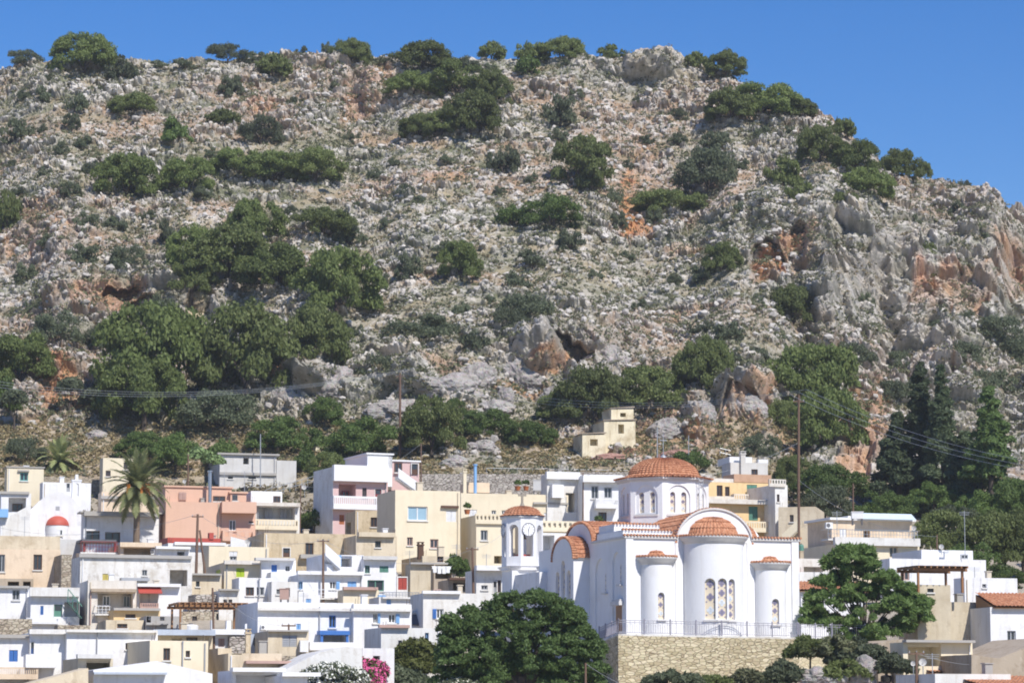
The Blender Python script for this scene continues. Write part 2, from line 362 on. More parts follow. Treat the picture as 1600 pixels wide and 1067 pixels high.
ca = N(nt, 'ShaderNodeVertexColor', layer_name='Col'); nz = noise(nt, 1.8, 8, .7); nz2 = noise(nt, .35, 5, .6)
c = mix(nt, ca.outputs[0], ramp(nt, nz.outputs[0], [(.3, (.25,.25,.25)), (.7, (.78,.78,.78))]).outputs[0], .5, 'OVERLAY')
nt.links.new(c, b.inputs['Base Color']); bump(nt, b, nz.outputs[0], .9, .35)
hill = npmesh('hillside', A.reshape(-1, 3), FF, m, col=CC.reshape(-1, 3)); tag(hill, 'steep rocky limestone hillside above the village', 'hillside', kind='structure')
g = MB(); g.quad((-9000, -3000, -20), (9000, -3000, -20), (9000, 12000, -20), (-9000, 12000, -20))
tag(g.build('ground', plain('ground_earth', (.22, .2, .13), .95)), 'distant ground plain', 'ground', kind='structure')
def onhill(px, py, sink=.3):
    Y = hillY(px, py); p = P(px, py, Y); p.z -= sink; return p
# --- loose stones (one mass nobody could count)
rng = np.random.default_rng(3)
ph = (1+5**.5)/2
ICO = np.array([(-1,ph,0),(1,ph,0),(-1,-ph,0),(1,-ph,0),(0,-1,ph),(0,1,ph),(0,-1,-ph),(0,1,-ph),(ph,0,-1),(ph,0,1),(-ph,0,-1),(-ph,0,1)])/1.9
ICF = np.array([(0,11,5),(0,5,1),(0,1,7),(0,7,10),(0,10,11),(1,5,9),(5,11,4),(11,10,2),(10,7,6),(7,1,8),(3,9,4),(3,4,2),(3,2,6),(3,6,8),(3,8,9),(4,9,5),(2,4,11),(6,2,10),(8,6,7),(9,8,1)])
def scatter_rocks(n, pick):
    out = []; cc = []
    while len(out) < n:
        r_ = rng.integers(0, len(rowt)-3, n*2); c_ = rng.integers(22, len(cols)-25, n*2)
        for a, b_ in zip(r_, c_):
            if pick(a, b_): out.append(V[a, b_]); cc.append(C[a, b_])
            if len(out) >= n: break
    return np.array(out), np.array(cc)
cl = fbm(PX/26, PY/14, 3, 55)
rp, _ = scatter_rocks(10500, lambda a, b_: cliffm[a, b_] < .55 and grassy[a, b_] < .7 and low[a, b_] < .6 and cl[a, b_] > rng.random()*.55+.2)
s_ = .1+.5*rng.random(len(rp))**3.6
J = ICO[None]*(1+.5*(rng.random((len(rp), 12, 1))-.5))*(s_[:, None, None]*(.7+.6*rng.random((len(rp), 1, 3))))
an = rng.random(len(rp))*6.28; ca_, sa_ = np.cos(an), np.sin(an)
J = np.stack([J[..., 0]*ca_[:, None]-J[..., 1]*sa_[:, None], J[..., 0]*sa_[:, None]+J[..., 1]*ca_[:, None], J[..., 2]*.8], -1)+rp[:, None]+np.array([0, -.1, .05])
rf = (ICF[None]+12*np.arange(len(rp))[:, None, None]).reshape(-1, 3)
rc = np.repeat((np.array([.50, .465, .425])*(.7+.4*rng.random((len(rp), 1)))), 12, 0)
mr, nt, b = mat_new('loose_limestone', .9, .2); ca = N(nt, 'ShaderNodeVertexColor', layer_name='Col'); nt.links.new(ca.outputs[0], b.inputs['Base Color'])
rb = npmesh('rubble', J.reshape(-1, 3), rf, mr, col=rc); tag(rb, 'loose pale limestone rubble scattered over the whole slope', 'rubble', kind='stuff')
# --- low scrub: clumps of little leaf faces
def leaves(cen, nor, size, rg, asp=1.6, tilt=.9):
    n = len(cen); d = nor+rg.normal(size=(n, 3))*tilt; d /= np.linalg.norm(d, axis=1)[:, None]+1e-9
    u = np.cross(d, rg.normal(size=(n, 3))); u /= np.linalg.norm(u, axis=1)[:, None]+1e-9; v = np.cross(d, u)
    s = size*(.6+.8*rg.random((n, 1))); u = u*s*asp/2; v = v*s/2
    Q = np.stack([cen-u, cen-v*.9+u*.1, cen+u, cen+v*.9+u*.1], 1)
    return Q.reshape(-1, 3), np.arange(4*n).reshape(n, 4)
def tufts(n, k, smin, smax, pick, name, label, mat):
    p_, c_ = scatter_rocks(n, pick); s = smin+(smax-smin)*rng.random(n)**2.5
    d = rng.normal(size=(n, k, 3)); d[..., 2] = abs(d[..., 2]); d /= np.linalg.norm(d, axis=2)[..., None]
    cen = p_[:, None]+d*s[:, None, None]*(.55+.45*rng.random((n, k, 1)))*np.array([1, 1, .75])
    q, f = leaves(cen.reshape(-1, 3), d.reshape(-1, 3), .2, rng, 1.5)
    o = npmesh(name, q, f, mat); tag(o, label, 'scrub', kind='stuff')
SCR = leafmat('scrub_leaf', (.085,.10,.045), (.135,.145,.075), (.20,.19,.11), .15)
SCR2 = leafmat('dry_scrub_leaf', (.15,.12,.07), (.22,.18,.10), (.30,.25,.15), .15)
gm = fbm(PX/40, PY/25, 4, 91)
tufts(9800, 24, .3, 1.5, lambda a, b_: gm[a, b_] > .34+.25*rng.random() and cliffm[a, b_] < .75, 'scrub', 'low green garrigue scrub dotted all over the rocky slope', SCR)
tufts(24000, 9, .15, .6, lambda a, b_: cliffm[a, b_] < .8 or rng.random() < .3, 'grass_tufts', 'fine grey green grass and cushion plants between the stones', leafmat('cushion_leaf', (.12,.13,.075), (.17,.18,.11), (.24,.23,.15), .2))
tufts(4200, 20, .25, .9, lambda a, b_: cl[a, b_] < .62 and rng.random() > .5*cliffm[a, b_], 'dry_scrub', 'low dry brown and straw coloured tufts all over the slope', SCR2)
tufts(4200, 26, .25, .8, lambda a, b_: low[a, b_] > .5, 'dry_grass', 'straw coloured dry grass along the foot of the slope', leafmat('straw', (.26,.2,.1), (.36,.29,.15), (.44,.36,.2), .2))

def bank(n, k, name, label, mat, ylo, yhi, smax):
    px_ = rng.random(n)*1640-20; py_ = ylo+(yhi-ylo)*rng.random(n); p_ = unproj(px_, py_, np.interp(py_, _vy, _vY)); p_[:, 2] -= .6; s = .25+(smax-.25)*rng.random(n)**2.5
    d = rng.normal(size=(n, k, 3)); d[..., 2] = abs(d[..., 2]); d /= np.linalg.norm(d, axis=2)[..., None]
    cen = p_[:, None]+d*s[:, None, None]; q, f = leaves(cen.reshape(-1, 3), d.reshape(-1, 3), .18, rng, 2.2); tag(npmesh(name, q, f, mat), label, 'weeds', kind='stuff')
bank(1800, 22, 'weeds', 'dry weeds on the bank directly above the top houses', SCR2, 745, 800, .8); bank(900, 22, 'green_weeds', 'green weeds on the bank directly above the top houses', SCR, 745, 810, .7)
# ---------------------------------------------------------------- trees
DARKL = leafmat('dark_leaf', (.10,.128,.04), (.155,.19,.062), (.22,.25,.10), .4)
MIDL = leafmat('mid_leaf', (.105,.14,.04), (.16,.205,.062), (.225,.275,.10), .4)
OLIVE = leafmat('olive_leaf', (.085,.105,.055), (.125,.15,.085), (.18,.205,.13), .4)
BRIGHT = leafmat('bright_leaf', (.075,.12,.03), (.125,.185,.05), (.19,.26,.085), .42)
NEEDLE = leafmat('needle', (.058,.082,.042), (.092,.124,.062), (.14,.175,.09), .35)
PINEL = leafmat('pine_needle', (.07,.115,.032), (.12,.18,.055), (.18,.25,.09), .4)
BARK = plain('bark', (.085,.066,.052), .95)
def crown_np(lobes, n, size, rg, asp=1.6, tilt=.8, fill=.5):
    """lobes: list of (x,y,z,rx,ry,rz); leaves over the outer part of each lobe"""
    L = np.array(lobes, float); vol = (L[:, 3]*L[:, 5])**1.0; k = rg.choice(len(L), n, p=vol/vol.sum())
    d = rg.normal(size=(n, 3)); d /= np.linalg.norm(d, axis=1)[:, None]
    d[:, 2] = np.where(d[:, 2] < -.3, -d[:, 2]*rg.random(n), d[:, 2])
    bumpy = 1+.18*np.sin(d[:, 0]*9+k)*np.sin(d[:, 2]*8+2*k)*np.sin(d[:, 1]*9)
    r = (1-fill*rg.random(n)**2)*bumpy
    c = L[k, :3]+d*L[k, 3:]*r[:, None]
    return leaves(c, d, size, rg, asp, tilt)
def lobed(rg, m, low=.0, pointy=0):
    out = [(0, 0, .42, .62, .62, .42)]
    out[0] = (0, 0, .45, .5, .5, .36)
    for j in range(m):
        a = rg.random()*6.28; sz = rg.random()*1.45-.45; cr = math.sqrt(max(0, 1-sz*sz)); s = (.17+.2*rg.random())*(20/max(m,20))**.3; q_ = .9+.2*rg.random()-s*.8
        out.append((q_*cr*math.cos(a), q_*cr*math.sin(a), .42+sz*(.54 if sz > 0 else .6)*q_, s, s, s*.72))
    return out
def variants(mat, n, nl, size, m=16, pointy=0, asp=1.5, seed=1):
    vs = []
    for j in range(n):
        rg = np.random.default_rng(seed*100+j); q, f = crown_np(lobed(rg, m, 0, pointy), nl, size, rg, asp)
        o = npmesh('crown', q, f, mat); vs.append(o.data); bpy.data.objects.remove(o)
    return vs
VAR = {'m': variants(MIDL, 4, 2600, .085, 20, seed=8), 'd': variants(DARKL, 4, 2600, .085, 20, seed=1), 'o': variants(OLIVE, 4, 1700, .085, 14, seed=2), 'g': variants(BRIGHT, 3, 2400, .085, 16, seed=3)}
VAB = {'m': variants(MIDL, 5, 14000, .04, 44, seed=9), 'd': variants(DARKL, 5, 15000, .04, 44, seed=5), 'o': variants(OLIVE, 4, 7000, .045, 30, seed=6), 'g': variants(BRIGHT, 3, 11000, .042, 36, seed=7)}
def trunk_mesh():
    b = MB(); b.tube((0,0,-.35), (.04,0,.25), .07, .05, 7); b.tube((.04,0,.25), (.3,.05,.6), .04, .015, 6); b.tube((.04,0,.25), (-.25,-.1,.62), .035, .015, 6); b.tube((.04,0,.25), (0,.2,.75), .035, .012, 6)
    o = b.build('trunk', BARK); d = o.data; bpy.data.objects.remove(o); return d
TRM = trunk_mesh()
LAND = [(70,'far left edge'),(160,'white chapel'),(240,'date palm'),(330,'salmon house'),(480,'concrete house'),(600,'pink villa'),(700,'cream house'),(800,'dry stone wall'),(880,'bell tower'),
        (960,'ruined house'),(1080,'church dome'),(1180,'yellow house'),(1290,'tall pole'),(1400,'terrace house'),(1500,'tall cypresses'),(9999,'far right edge')]
ZONE = [(125,'on the skyline'),(240,'high on the slope'),(350,'on the upper slope'),(460,'half way up'),(560,'on the lower slope'),(690,'at the slope foot'),(2000,'among the houses')]
COLN = {'m': 'mid green', 'd': 'dark green', 'o': 'grey green', 'g': 'bright green', 'n': 'blackish green'}
TL = {}
def tree_label(px, py, w_, h_, kind):
    sz = 'very large' if w_*h_ > 9000 else 'large' if w_*h_ > 3800 else 'medium' if w_*h_ > 1500 else 'small'
    shp = 'broad low' if w_/h_ > 1.65 else 'tall' if w_/h_ < .95 else ''; nm_ = (shp+' ' if shp else '')+('bush' if w_*h_ < 1500 else 'tree')
    zn = next(t for y, t in ZONE if py <= y); ld = next(t for x, t in LAND if px <= x)
    return f'{sz} {COLN[kind]} {nm_} {zn} above the {ld}' if zn != 'among the houses' else f'{sz} {COLN[kind]} {nm_} near the {ld}'
def hill_tree(cx, cy, w_, h_, kind='d', py0=None):
    base = onhill(cx, cy+h_*.5 if py0 is None else py0, .1); k = base.y/F
    rg = random.Random(int(cx*31+cy*7)); sx = w_*k/2*1.0; sz = h_*k*1.0
    nm = 'bush' if w_*h_ < 1500 else 'tree'
    lab = tree_label(cx, cy, w_, h_, kind); cx += cy*.001; TL.setdefault(lab, []).append(cx)
    o = thing(nm, lab, nm, base, rg.random()*6.28, 'bushes on the slope' if nm == 'bush' else 'trees on the slope'); o['px'] = float(cx)
    c = bpy.data.objects.new('crown', rg.choice((VAB if w_ > 58 else VAR)[kind])); COL.objects.link(c); c.parent = o; c.scale = (sx*1.12, sx*1.05, sz*1.08)
    t = bpy.data.objects.new('trunk', TRM); COL.objects.link(t); t.parent = o; t.scale = (sx, sx, sz*.9); return o
HT = """130 90 100 72 m;190 112 56 46 o;38 94 62 30 o;355 84 62 36 o;402 93 36 24 o;472 84 26 22 o;510 75 18 20 o;548 86 62 50 d;426 108 58 44 d;660 93 95 52 d;725 103 44 30 o;768 83 42 34 d;828 85 56 42 d;880 80 62 44 d;
826 106 42 38 g;765 110 26 22 o;955 86 42 30 d;920 97 24 28 o;886 103 38 22 o;1085 102 56 38 d;1135 104 62 46 d;645 137 90 46 m;715 128 100 62 m;768 142 62 60 d;735 182 92 76 d;655 200 62 44 d;690 198 60 44 d;
208 166 76 38 d;362 138 38 42 o;37 152 22 28 o;68 152 30 34 o;117 163 40 36 o;112 192 28 32 o;28 210 52 46 o;67 203 20 18 o;94 236 24 30 o;130 225 28 26 o;280 208 54 46 g;346 188 56 32 d;408 206 66 50 o;
148 266 40 36 o;200 282 104 76 m;293 276 78 64 m;318 302 30 30 o;372 258 90 50 m;430 264 110 52 m;492 262 92 60 d;110 302 40 36 o;8 345 50 84 d;400 350 92 74 m;300 392 76 72 m;355 402 140 92 d;430 425 120 84 m;
300 440 76 60 d;505 352 104 52 d;545 372 50 36 o;528 450 130 112 m;495 532 104 100 d;380 560 150 150 d;240 560 180 160 m;225 622 140 110 m;30 570 112 92 m;12 625 54 60 g;340 648 116 70 o;260 366 28 46 o;
135 350 40 40 o;720 412 66 66 m;694 392 32 32 o;638 424 42 54 o;634 302 30 32 o;785 252 50 52 o;876 174 52 54 o;872 214 34 28 o;908 256 90 82 d;921 286 42 40 d;800 340 50 36 g;862 336 92 56 g;890 380 46 40 o;
833 408 52 34 o;808 442 42 34 o;820 488 90 60 o;800 512 70 60 o;1037 320 90 46 d;1022 342 34 34 o;966 350 30 38 o;962 310 28 36 o;1105 272 92 76 o;1240 482 74 68 d;1128 408 60 52 d;1098 428 34 34 o;
1190 162 120 62 m;1142 168 76 56 d;1238 172 76 42 d;1280 230 62 66 d;1312 202 46 38 d;1335 250 76 64 m;1350 290 90 54 m;1405 264 76 54 d;1445 268 22 28 d;1222 272 56 52 d;1246 304 46 50 d;1320 318 60 36 d;
1452 416 42 66 d;1350 474 36 42 o;1100 578 84 96 d;1010 616 120 76 d;925 628 110 96 d;592 592 68 72 o;660 518 120 50 o;590 570 50 40 o;675 672 98 94 d;570 692 116 66 g;432 682 92 58 g;1270 605 150 130 m;
1295 668 110 110 m;1225 660 70 60 d;1555 525 100 60 o;1500 560 70 50 o;1590 560 70 60 o;1470 520 50 36 o;592 275 34 26 o;615 255 20 18 o;655 315 24 18 o;560 325 24 22 o;520 310 0 0 o;1060 220 30 26 o;1120 225 50 40 o;
1190 210 28 26 o;1232 208 22 24 o;1090 320 44 34 d;1150 330 40 30 o;1000 480 30 24 o;1095 515 40 30 o;1140 520 50 34 o;1055 440 26 22 o;690 600 30 24 g;735 540 56 50 o;640 550 44 44 o;420 440 0 0 o;
560 520 26 26 o;720 485 28 30 o;765 470 20 18 o;1480 385 36 40 o;1530 370 30 40 o;1500 330 36 30 o;1565 340 20 16 o;1420 350 40 34 o;1330 560 70 50 o;1400 575 60 50 o;90 520 80 60 o;60 480 50 40 o;160 530 60 50 o;
200 410 60 50 o;130 400 50 40 o;230 440 50 40 o;250 490 50 60 o;40 430 40 36 o;505 650 60 50 g;760 665 90 50 g;830 680 80 44 g;700 640 60 36 g;1190 700 60 44 o;1080 720 50 40 g;1060 600 50 60 d;870 640 60 50 d;
480 84 0 0 o;1508 288 22 14 o;290 102 44 20 o;250 104 36 18 o;600 100 40 22 o;1030 82 36 14 o;330 240 24 20 o;540 215 26 22 o;455 330 22 18 o;600 350 24 22 o;700 250 26 20 o;745 355 22 18 o;1010 220 26 20 o;1160 260 24 22 o;980 400 24 18 o;930 430 26 20 o;870 455 24 20 o;1180 470 28 22 o;1210 530 40 26 o;1300 430 26 22 o;1385 430 30 24 o;1410 390 24 30 o;1580 460 26 24 o;1380 510 24 22 o;1270 545 34 26 o;1450 610 70 46 o;1530 600 60 44 o;1390 620 60 50 o;1340 520 40 34 o;1420 470 30 26 o;1470 450 26 26 o;1500 500 50 34 o;1560 600 50 40 o;1180 560 50 36 o;1220 580 46 34 g;1150 560 46 36 o;1130 600 40 40 d;170 620 60 44 o;400 505 50 30 o;450 545 40 30 o;30 300 36 26 o;70 270 26 20 o;20 260 30 20 o;80 380 40 30 o;180 350 36 26 o;230 340 30 24 o;600 440 30 26 o;560 240 22 18 o;780 300 22 18 o;830 280 24 18 o;980 260 22 20 o;1060 180 30 22 o;1000 160 24 18 o;900 150 30 22 o;850 150 26 20 o;560 215 30 20 o;470 200 26 20 o;460 160 24 18 o;520 140 30 24 o;250 150 22 16 o;300 150 24 16 o;160 140 22 18 o;80 125 30 18 o"""
for t in HT.replace('\n', '').split(';'):
    a = t.split(); x_, y_, w_, h_ = map(float, a[:4])
    if w_ > 0: hill_tree(x_, y_, w_, h_, a[4])
for t in "1680 560 120 90 m;1740 640 140 100 d;1690 700 110 80 m;1820 700 130 90 m;1660 470 70 50 o;1720 480 60 40 o;1780 560 80 60 d;1680 840 110 80 g;1750 790 120 80 m;1850 800 120 90 d;1700 930 110 80 d;-80 560 120 100 m;-160 600 130 100 d;-70 700 90 60 g;-150 720 100 60 m;-90 400 80 60 d;-180 300 90 60 m;-80 250 60 40 o;-120 150 70 50 d;-250 450 120 90 d;-120 830 100 70 g;-220 800 110 80 m".split(';'):
    a = t.split(); x_, y_, w_, h_ = map(float, a[:4]); hill_tree(x_, y_, w_, h_, a[4])
# village edge greenery
for t in """228 700 90 44 g;275 712 70 60 g;40 705 60 44 o;345 715 50 50 g;512 735 70 50 d;470 722 50 40 g;500 690 50 40 g;1300 760 110 60 g;1380 796 90 54 g;1240 745 60 60 d;1460 780 80 50 g;
1470 838 90 70 d;1530 800 80 60 g;1590 790 90 80 g;1560 850 120 90 d;1520 880 90 60 g;1600 850 90 90 d;1290 790 90 60 o;1490 815 80 50 o;490 812 50 30 g;712 888 40 42 g;1560 905 90 40 g""".replace('\n', '').split(';'):
    a = t.split(); x_, y_, w_, h_ = map(float, a[:4]); hill_tree(x_, y_, w_, h_, a[4])
# tall conifers on the right: drooping tiers
def conifer(px, ytop, ybase, wpx, label, mat=NEEDLE, seed=1, tiers=15, open_=.0):
    base = onhill(px, ybase, .3); k = base.y/F; H = (ybase-ytop)*k; W = wpx*k/2; rg = np.random.default_rng(seed)
    o = thing('cypress' if open_ == 0 else 'pine_tree', label, 'conifer', base)
    lb = []
    for j in range(tiers*4):
        h = .08+.9*(j/(tiers*4)); ww = W*(1-h)**.7*(.75+.4*rg.random()); a = rg.random()*6.28; s = W*(.2+.18*rg.random())*(1-h*.6)
        lb.append((math.cos(a)*(ww-s*.6)*.9, math.sin(a)*(ww-s*.6)*.9, h*H, s*1.1, s*1.1, s*(.9 if open_ == 0 else .55)))
    lb.append((0, 0, H*.45, W*.4, W*.4, H*.4))
    q, f = crown_np(lb, 22000, .24, rg, 2.2); npmesh('crown', q, f, mat, o)
    MB().tube((0,0,-1), (0,0,H*.95), W*.1, .05, 8).build('trunk', BARK, o)
conifer(1442, 556, 790, 98, 'tallest spiky dark cypress, left one of the pair below the right cliff', seed=1)
conifer(1474, 560, 800, 76, 'narrower dark cypress close on the right of the tallest cypress', seed=2)
conifer(1405, 640, 790, 110, 'shorter blackish conifer leaning on the left flank of the cypress pair', seed=3)
conifer(1508, 670, 800, 130, 'bushy dark conifer filling the gap between cypresses and pine', seed=4)
conifer(1550, 592, 815, 120, 'open mid green pine with separate tiers right of the cypresses', PINEL, 5, 11, .5)
# ---------------------------------------------------------------- buildings
class Fr:
    """a frame standing at a pixel; local x runs along the front, y goes back, z up"""
    def __init__(s, px, py, Y, rot): s.b = P(px, py, Y); s.t = R(rot); s.M = Matrix.Rotation(-s.t, 3, 'Z')
    def hit(s, px, py, v=0.0):                       # meets plane local y = v -> (u, z)
        r = s.M @ ray(px, py); o = s.M @ (-s.b); t = (v-o.y)/r.y; q = o+r*t; return q.x, q.z
    def hitL(s, px, py, u=0.0):                      # meets plane local x = u -> (y, z)
        r = s.M @ ray(px, py); o = s.M @ (-s.b); t = (u-o.x)/r.x; q = o+r*t; return q.y, q.z
    def world(s, u, v, z): return s.b + Matrix.Rotation(s.t, 3, 'Z') @ Vector((u, v, z))
def wallgrid(mb, f, a0, a1, z0, z1, holes, din=(0, 1)):
    """f(a, z, d) -> point; holes (a0,a1,z0,z1,depth,back)"""
    hs = [(max(a0+.02, min(h[0], h[1])), min(a1-.02, max(h[0], h[1])), max(z0+.02, min(h[2], h[3])), min(z1-.02, max(h[2], h[3])), h[4], h[5]) for h in holes]
    hs = [h for h in hs if h[1]-h[0] > .05 and h[3]-h[2] > .05]
    A_ = sorted({a0, a1, *[h[0] for h in hs], *[h[1] for h in hs]}); Z_ = sorted({z0, z1, *[h[2] for h in hs], *[h[3] for h in hs]})
    for i in range(len(A_)-1):
        for j in range(len(Z_)-1):
            ca, cz = (A_[i]+A_[i+1])/2, (Z_[j]+Z_[j+1])/2
            if any(h[0] < ca < h[1] and h[2] < cz < h[3] for h in hs): continue
            mb.quad(f(A_[i], Z_[j], 0), f(A_[i+1], Z_[j], 0), f(A_[i+1], Z_[j+1], 0), f(A_[i], Z_[j+1], 0))
    for a, b, c, d, e, back in hs:
        mb.quad(f(a, c, 0), f(a, c, e), f(a, d, e), f(a, d, 0)); mb.quad(f(b, c, 0), f(b, d, 0), f(b, d, e), f(b, c, e))
        mb.quad(f(a, c, 0), f(b, c, 0), f(b, c, e), f(a, c, e)); mb.quad(f(a, d, 0), f(a, d, e), f(b, d, e), f(b, d, 0))
        if back: mb.quad(f(a, c, e), f(b, c, e), f(b, d, e), f(a, d, e))
def window(par, f, a, b, c, d, col, dep=.16, kind='w'):
    """f(a,z,d): d is inward depth"""
    def bx(m, a0, a1, c0, c1, d0, d1):
        p = [f(a0,c0,d0), f(a1,c0,d0), f(a1,c0,d1), f(a0,c0,d1), f(a0,c1,d0), f(a1,c1,d0), f(a1,c1,d1), f(a0,c1,d1)]
        n = len(m.v); m.v += [tuple(x) for x in p]
        m.f += [(n,n+3,n+2,n+1),(n+4,n+5,n+6,n+7),(n,n+1,n+5,n+4),(n+1,n+2,n+6,n+5),(n+2,n+3,n+7,n+6),(n+3,n,n+4,n+7)]
    if a > b: a, b = b, a
    if c > d: c, d = d, c
    mid = (a+b)/2; t = min(.09, (b-a)*.13)
    if kind in 'wg':
        m = MB()
        for q in ((a, a+t), (b-t, b), (mid-t/2, mid+t/2)): bx(m, q[0], q[1], c, d, dep-.05, dep+.03)
        bx(m, a+t, b-t, c, c+t, dep-.045, dep+.03); bx(m, a+t, b-t, d-t, d, dep-.045, dep+.03)
        w_ = m.build('window', FM(col), par)
        m = MB(); bx(m, a+.01, b-.01, c+.01, d-.01, dep, dep+.04); m.build('pane', GLASS if kind == 'w' else BLUEGLASS, w_)
        m = MB(); bx(m, a-.08, b+.08, c-.1, c-.003, -.1, dep-.06); m.build('sill', WM('white2'), w_)
    else:
        nm = {'s': 'shutter', 'd': 'door'}[kind]
        if kind == 's':
            for q0, q1 in ((a+.01, mid-.015), (mid+.015, b-.01)):
                m = MB(); bx(m, q0, q1, c, d, dep-.1, dep-.04); n = max(3, min(14, int((d-c)/.14)))
                for k in range(n): z = c+.06+(d-c-.12)*k/n; bx(m, q0+t*.6, q1-t*.6, z, z+(d-c)/n*.5, dep-.125, dep-.09)
                m.build(nm, FM(col), par)
        else:
            m = MB(); bx(m, a, b, c, d, dep-.08, dep-.02); w_ = m.build('door', FM(col), par)
            m = MB(); bx(m, a+t, b-t, (c+d)/2, d-t, dep-.1, dep-.082); m.build('pane', GLASS, w_)
            m = MB()
            for q0, q1, e0, e1 in ((a-.07, a, c, d), (b, b+.07, c, d), (a-.07, b+.07, d, d+.07)): bx(m, q0, q1, e0, e1, -.03, dep-.05)
            m.build('frame', FM('white2') if col != 'white' else FM('grey'), w_)
HS = {}
def H(name, label, x0, x1, yt, yb, mat, feats='', xl=None, rot=16, L=None, Y=None, roof='flat', slab=None, cat='house', group=None, par=.28, poly=None):
    rot += ((int(x0*7+yt*13) % 11)-5)*.45; Y = Y or Yof(yb); fr = Fr(x0, yb, Y, rot); o = thing(name, label, cat, fr.b, fr.t, group); o['fr'] = 1; fr.o = o
    ym = (yt+yb)/2; W_ = fr.hit(x1, ym)[0]; Ht = fr.hit(x0, yt)[1]
    if xl is not None: L = max(2, min(16, fr.hitL(xl, ym)[0]))
    L = L or 7
    fr.W, fr.H, fr.L = W_, Ht, L
    FX = [t.strip().split(',') for t in feats.replace('\n', '').split(';') if t.strip()]
    fF = lambda a, z, d: (a, d, z); fL = lambda a, z, d: (d, a, z)
    hf, hl, todo = [], [], []
    for t in FX:
        k = t[0]; q = [float(x) for x in t[1:5]]; col = t[5] if len(t) > 5 else 'brown'; ex = t[6:]
        if k[0] == 'L':
            a, c = fr.hitL(q[0], q[3]); b, _ = fr.hitL(q[2], q[3]); _, d = fr.hitL((q[0]+q[2])/2, q[1]); _, c = fr.hitL((q[0]+q[2])/2, q[3])
            if k[1] == 'l': hl.append((b, a, c, d, 1.2, True)); continue
            hl.append((b, a, c, d, .18, False)); todo.append((k[1], fL, b, a, c, d, col, ex)); continue
        a, c = fr.hit(q[0], q[3]); b, d = fr.hit(q[2], q[1]); d = fr.hit((q[0]+q[2])/2, q[1])[1]; c = fr.hit((q[0]+q[2])/2, q[3])[1]
        if k in 'wgsdo' and k != 'q': hf.append((a, b, c, d, .18, False)); todo.append((k, fF, a, b, c, d, col, ex))
        elif k == 'l': hf.append((a, b, c, d, float(ex[0]) if ex else 1.7, True))
        else: todo.append((k, q, col, ex, a, b, c, d))
    wl = MB(); M_ = WM(mat) if isinstance(mat, str) else mat
    if poly:
        pts = [fr.hit(x, y) for x, y in poly]
        wl.prism([(u, 0, z) for u, z in pts], (0, L, 0)); wl.box(.02, .02, -3, max(u for u, z in pts)-.02, L-.02, min(z for u, z in pts)+.01)
    else:
        wallgrid(wl, fF, 0, W_, -3, Ht, hf); wallgrid(wl, fL, 0, L, -3, Ht, hl)
        wl.quad((W_,0,-3), (W_,L,-3), (W_,L,Ht), (W_,0,Ht)).quad((0,L,-3), (0,L,Ht), (W_,L,Ht), (W_,L,-3))
        t = .2; zr = Ht-par
        for a, b, c, d in (((0,0),(W_,0),(W_-t,t),(t,t)), ((W_,0),(W_,L),(W_-t,L-t),(W_-t,t)), ((W_,L),(0,L),(t,L-t),(W_-t,L-t)), ((0,L),(0,0),(t,t),(t,L-t))):
            wl.quad((*a,Ht), (*b,Ht), (*c,Ht), (*d,Ht)); wl.quad((*d,Ht), (*c,Ht), (*c,zr), (*d,zr))
        wl.quad((t,t,zr), (W_-t,t,zr), (W_-t,L-t,zr), (t,L-t,zr))
    wl.build('wall', M_, o, recalc=bool(poly))
    if slab:
        sc, th, ov = slab; MB().box(-ov, -ov, Ht-par*.0+.003, W_+ov, L+ov*.3, Ht+th).build('roof_slab', FM(sc), o)
    for t in todo:
        if callable(t[1]):
            k, f, a, b, c, d, col, ex = t
            if k == 'o':
                window(o, f, a, b, c, d, 'white')
                w2 = (b-a)*.55
                for a0, a1 in (((a-w2, a-.02),) if ex and ex[0] == 'l' else ((b+.02, b+w2),) if ex and ex[0] == 'r' else ((a-w2, a-.02), (b+.02, b+w2))):
                    m = MB().box(a0, -.08, c, a1, -.03, d)
                    for j in range(8): z = c+.05+(d-c-.1)*j/8; m.box(a0+.06, -.1, z, a1-.06, -.078, z+(d-c)/16)
                    m.build('shutter', FM(col), o)
            else: window(o, f, a, b, c, d, col, kind=k)
            continue
        k, q, col, ex, a, b, c, d = t
        if k == 'q':                                   # window or door applied to plane v
            v = float(ex[0]); kk = ex[1] if len(ex) > 1 else 'w'; a, c = fr.hit(q[0], q[3], v); b, d = fr.hit(q[2], q[1], v)
            window(o, lambda a_, z_, d_: (a_, v+d_-.2, z_), a, b, c, d, col, kind=kk)
        elif k == 'b':                                 # balcony with solid or pierced parapet
            pr = float(ex[0]) if ex else .9; a, c = fr.hit(q[0], q[3], -pr); b, d = fr.hit(q[2], q[1], -pr)
            m = MB(); hl_ = []
            if len(ex) > 1:
                n = int(ex[1]); z0, z1 = c+(d-c)*.35, c+(d-c)*.85
                for j in range(n): x = a+(b-a)*(j+.25)/n; hl_.append((x, x+(b-a)/n*.5, z0, z1, .08, False))
            wallgrid(m, lambda a_, z_, d_: (a_, -pr+d_, z_), a, b, c, d, hl_); wallgrid(m, lambda a_, z_, d_: (a_, -pr+.08-d_*.001, z_), a+.08, b-.08, c+.1, d, hl_)
            m.quad((a,-pr,d), (b,-pr,d), (b,-pr+.08,d), (a,-pr+.08,d)); m.box(a, -pr+.002, c, a+.08, -.003, d-.003); m.box(b-.08, -pr+.002, c, b, -.003, d-.003); m.box(a+.01, -pr+.004, c-.1, b-.01, -.004, c+.05)
            m.build('balcony', FM(col), o, recalc=False)
        elif k == 'r':                                 # balcony slab with bar railing
